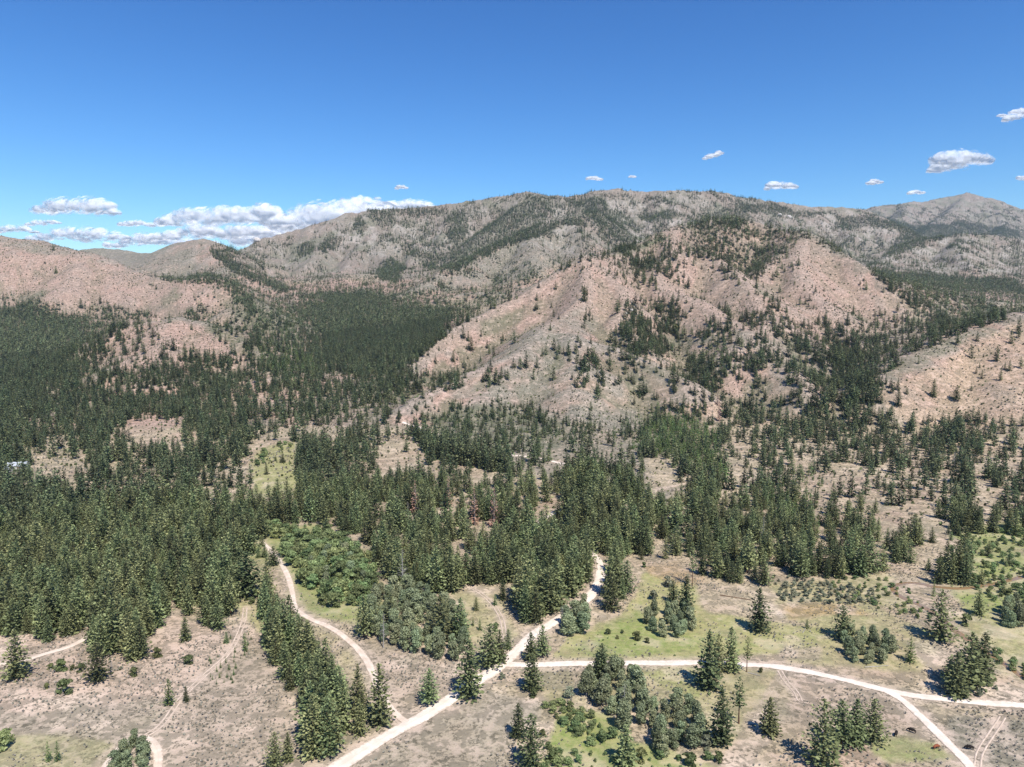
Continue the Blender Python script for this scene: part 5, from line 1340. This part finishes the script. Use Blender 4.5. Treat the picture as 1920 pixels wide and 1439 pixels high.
def cloud(u, v, wp, hp, tilt, Y, label, seed, nb=9):
    import bmesh
    r = np.random.default_rng(seed); c = at_depth(u, v, Y); W = wp / F * Y * 1.1; Hh = hp / F * Y * 1.3
    bm = bmesh.new()
    for i in range(nb):
        t = (i + .5) / nb * 2 - 1; env = (1 - t * t) ** .5
        s = Hh * .5 * r.uniform(.65, 1.0) * (.35 + .65 * env)
        px_ = t * (W / 2 - s * .8); pz_ = -Hh / 2 + s * .75 + tilt * px_ + r.uniform(0, .25) * Hh * env
        k0 = len(bm.verts); bmesh.ops.create_icosphere(bm, subdivisions=3, radius=s)
        bm.verts.ensure_lookup_table(); ex = r.uniform(1.5, 2.6)
        for q in bm.verts[k0:]: q.co.x = q.co.x * ex + px_; q.co.y = q.co.y * 1.2 + r.uniform(-.1, .1); q.co.z = max(q.co.z * .9, -s * .55) + pz_
    me = bpy.data.meshes.new('tmp'); bm.to_mesh(me); bm.free()
    o = bpy.data.objects.new('tmp', me); SC.collection.objects.link(o)
    md = o.modifiers.new('r', 'REMESH'); md.mode = 'VOXEL'; md.voxel_size = max(Hh / 22, W / 130)
    dg = bpy.context.evaluated_depsgraph_get(); ev = o.evaluated_get(dg); me2 = bpy.data.meshes.new_from_object(ev)
    bpy.data.objects.remove(o); n_ = len(me2.vertices); co = np.empty(n_ * 3); me2.vertices.foreach_get('co', co); co = co.reshape(-1, 3)
    no = np.empty(n_ * 3); me2.vertices.foreach_get('normal', no); no = no.reshape(-1, 3)
    q = Hh
    dsp = fbm(co[:, 0] + co[:, 1] * .7, co[:, 2] * 1.3 + co[:, 1] * .5, q * .7, 3, seed) * q * .10 + np.abs(fbm(co[:, 0] - co[:, 1], co[:, 2] * 1.2, q * .2, 2, seed + 3)) * q * .035
    me2.vertices.foreach_set('co', (co + no * dsp[:, None]).ravel()); me2.polygons.foreach_set('use_smooth', [True] * len(me2.polygons)); me2.materials.clear(); me2.materials.append(M_cloud); me2.update()
    me2.name = 'cloud'; o = bpy.data.objects.new('cloud', me2); SC.collection.objects.link(o); o.location = (float(c[0]), float(c[1]), float(c[2]))
    tag(o, label, 'cloud', 'clouds in the blue sky')
CL = [(140,384,135,36,0,24000,'loose white cloud floating highest over the left hills',11,11),
 (26,430,84,16,0,26000,'flat white cloud low at the left edge',12,8),(82,417,58,13,0.1,26000,'thin cloud just right of the one at the left edge',13,6),
 (150,440,170,28,0,28000,'long low cloud under the highest left cloud',14,12),(255,417,62,17,0,26000,'small rounded cloud between the low bank and the big banks',15,7),
 (300,450,200,26,0,30000,'pale low cloud sinking behind the saddle of the left hills',16,12),
 (425,400,230,44,0,25000,'broad flat topped cloud bank in the middle of the left sky',17,14),(410,436,260,34,0,27000,'lower layer of the broad cloud bank resting on the ridge',18,14),
 (640,400,250,58,.05,26000,'largest heaped white cloud rising behind the left end of the long ridge',19,16),(745,385,150,30,0,26000,'right tail of the heaped cloud meeting the ridge',20,10),(560,440,220,40,0,29000,'pale cloud base between the banks behind the ridge',21,10),
 (752,351,23,9,0,22000,'tiny cloud just above the right tail of the heaped cloud',22,4),(1113,334,26,10,0,20000,'tiny cloud above the highest part of the ridge',23,4),(1185,331,13,5,0,20000,'faintest speck of cloud right of the tiny one over the ridge',24,3),
 (1336,289,36,11,.3,20000,'faint wisp of cloud in the middle of the right sky',25,5),(1462,348,56,15,.05,20000,'small flat white cloud above the dip of the ridge',26,7),(1640,340,30,11,.15,20000,'small white cloud left of the big right cloud',27,5),
 (1719,361,28,9,.1,20000,'small cloud low over the distant mountain shoulder',28,5),(1799,298,98,34,.22,18000,'bright solid white cloud on the right, tilted up to the right',29,10),(1910,212,52,20,.3,18000,'white cloud cut by the right edge of the sky',30,6),(1879,216,14,7,0,18000,'little puff left of the cloud at the right edge',31,3),(1915,333,14,10,0,18000,'pale puff at the right edge above the distant mountain',32,3)]
for c_ in CL: cloud(*c_)

# ------------------------------------------------------------------ haze
mh = bpy.data.materials.new('haze'); mh.use_nodes = True; nt = mh.node_tree; nt.nodes.remove(nt.nodes['Principled BSDF'])
pv = nt.nodes.new('ShaderNodeVolumePrincipled'); pv.inputs['Color'].default_value = (.62, .80, 1, 1); pv.inputs['Density'].default_value = HAZE; pv.inputs['Anisotropy'].default_value = 0
nt.links.new(pv.outputs[0], nt.nodes['Material Output'].inputs['Volume'])
V, Fc = [], []; zl = float(GZ.min()) - 2; zh = float(max(GZ.max(), CAMH)) + 40
box(V, Fc, (0, 0, (zl + zh) / 2), (28800, 28800, zh - zl)); o = mesh_obj('haze', V, Fc, mh); tag(o, 'thin pale blue haze over the far mountains', kind='stuff')
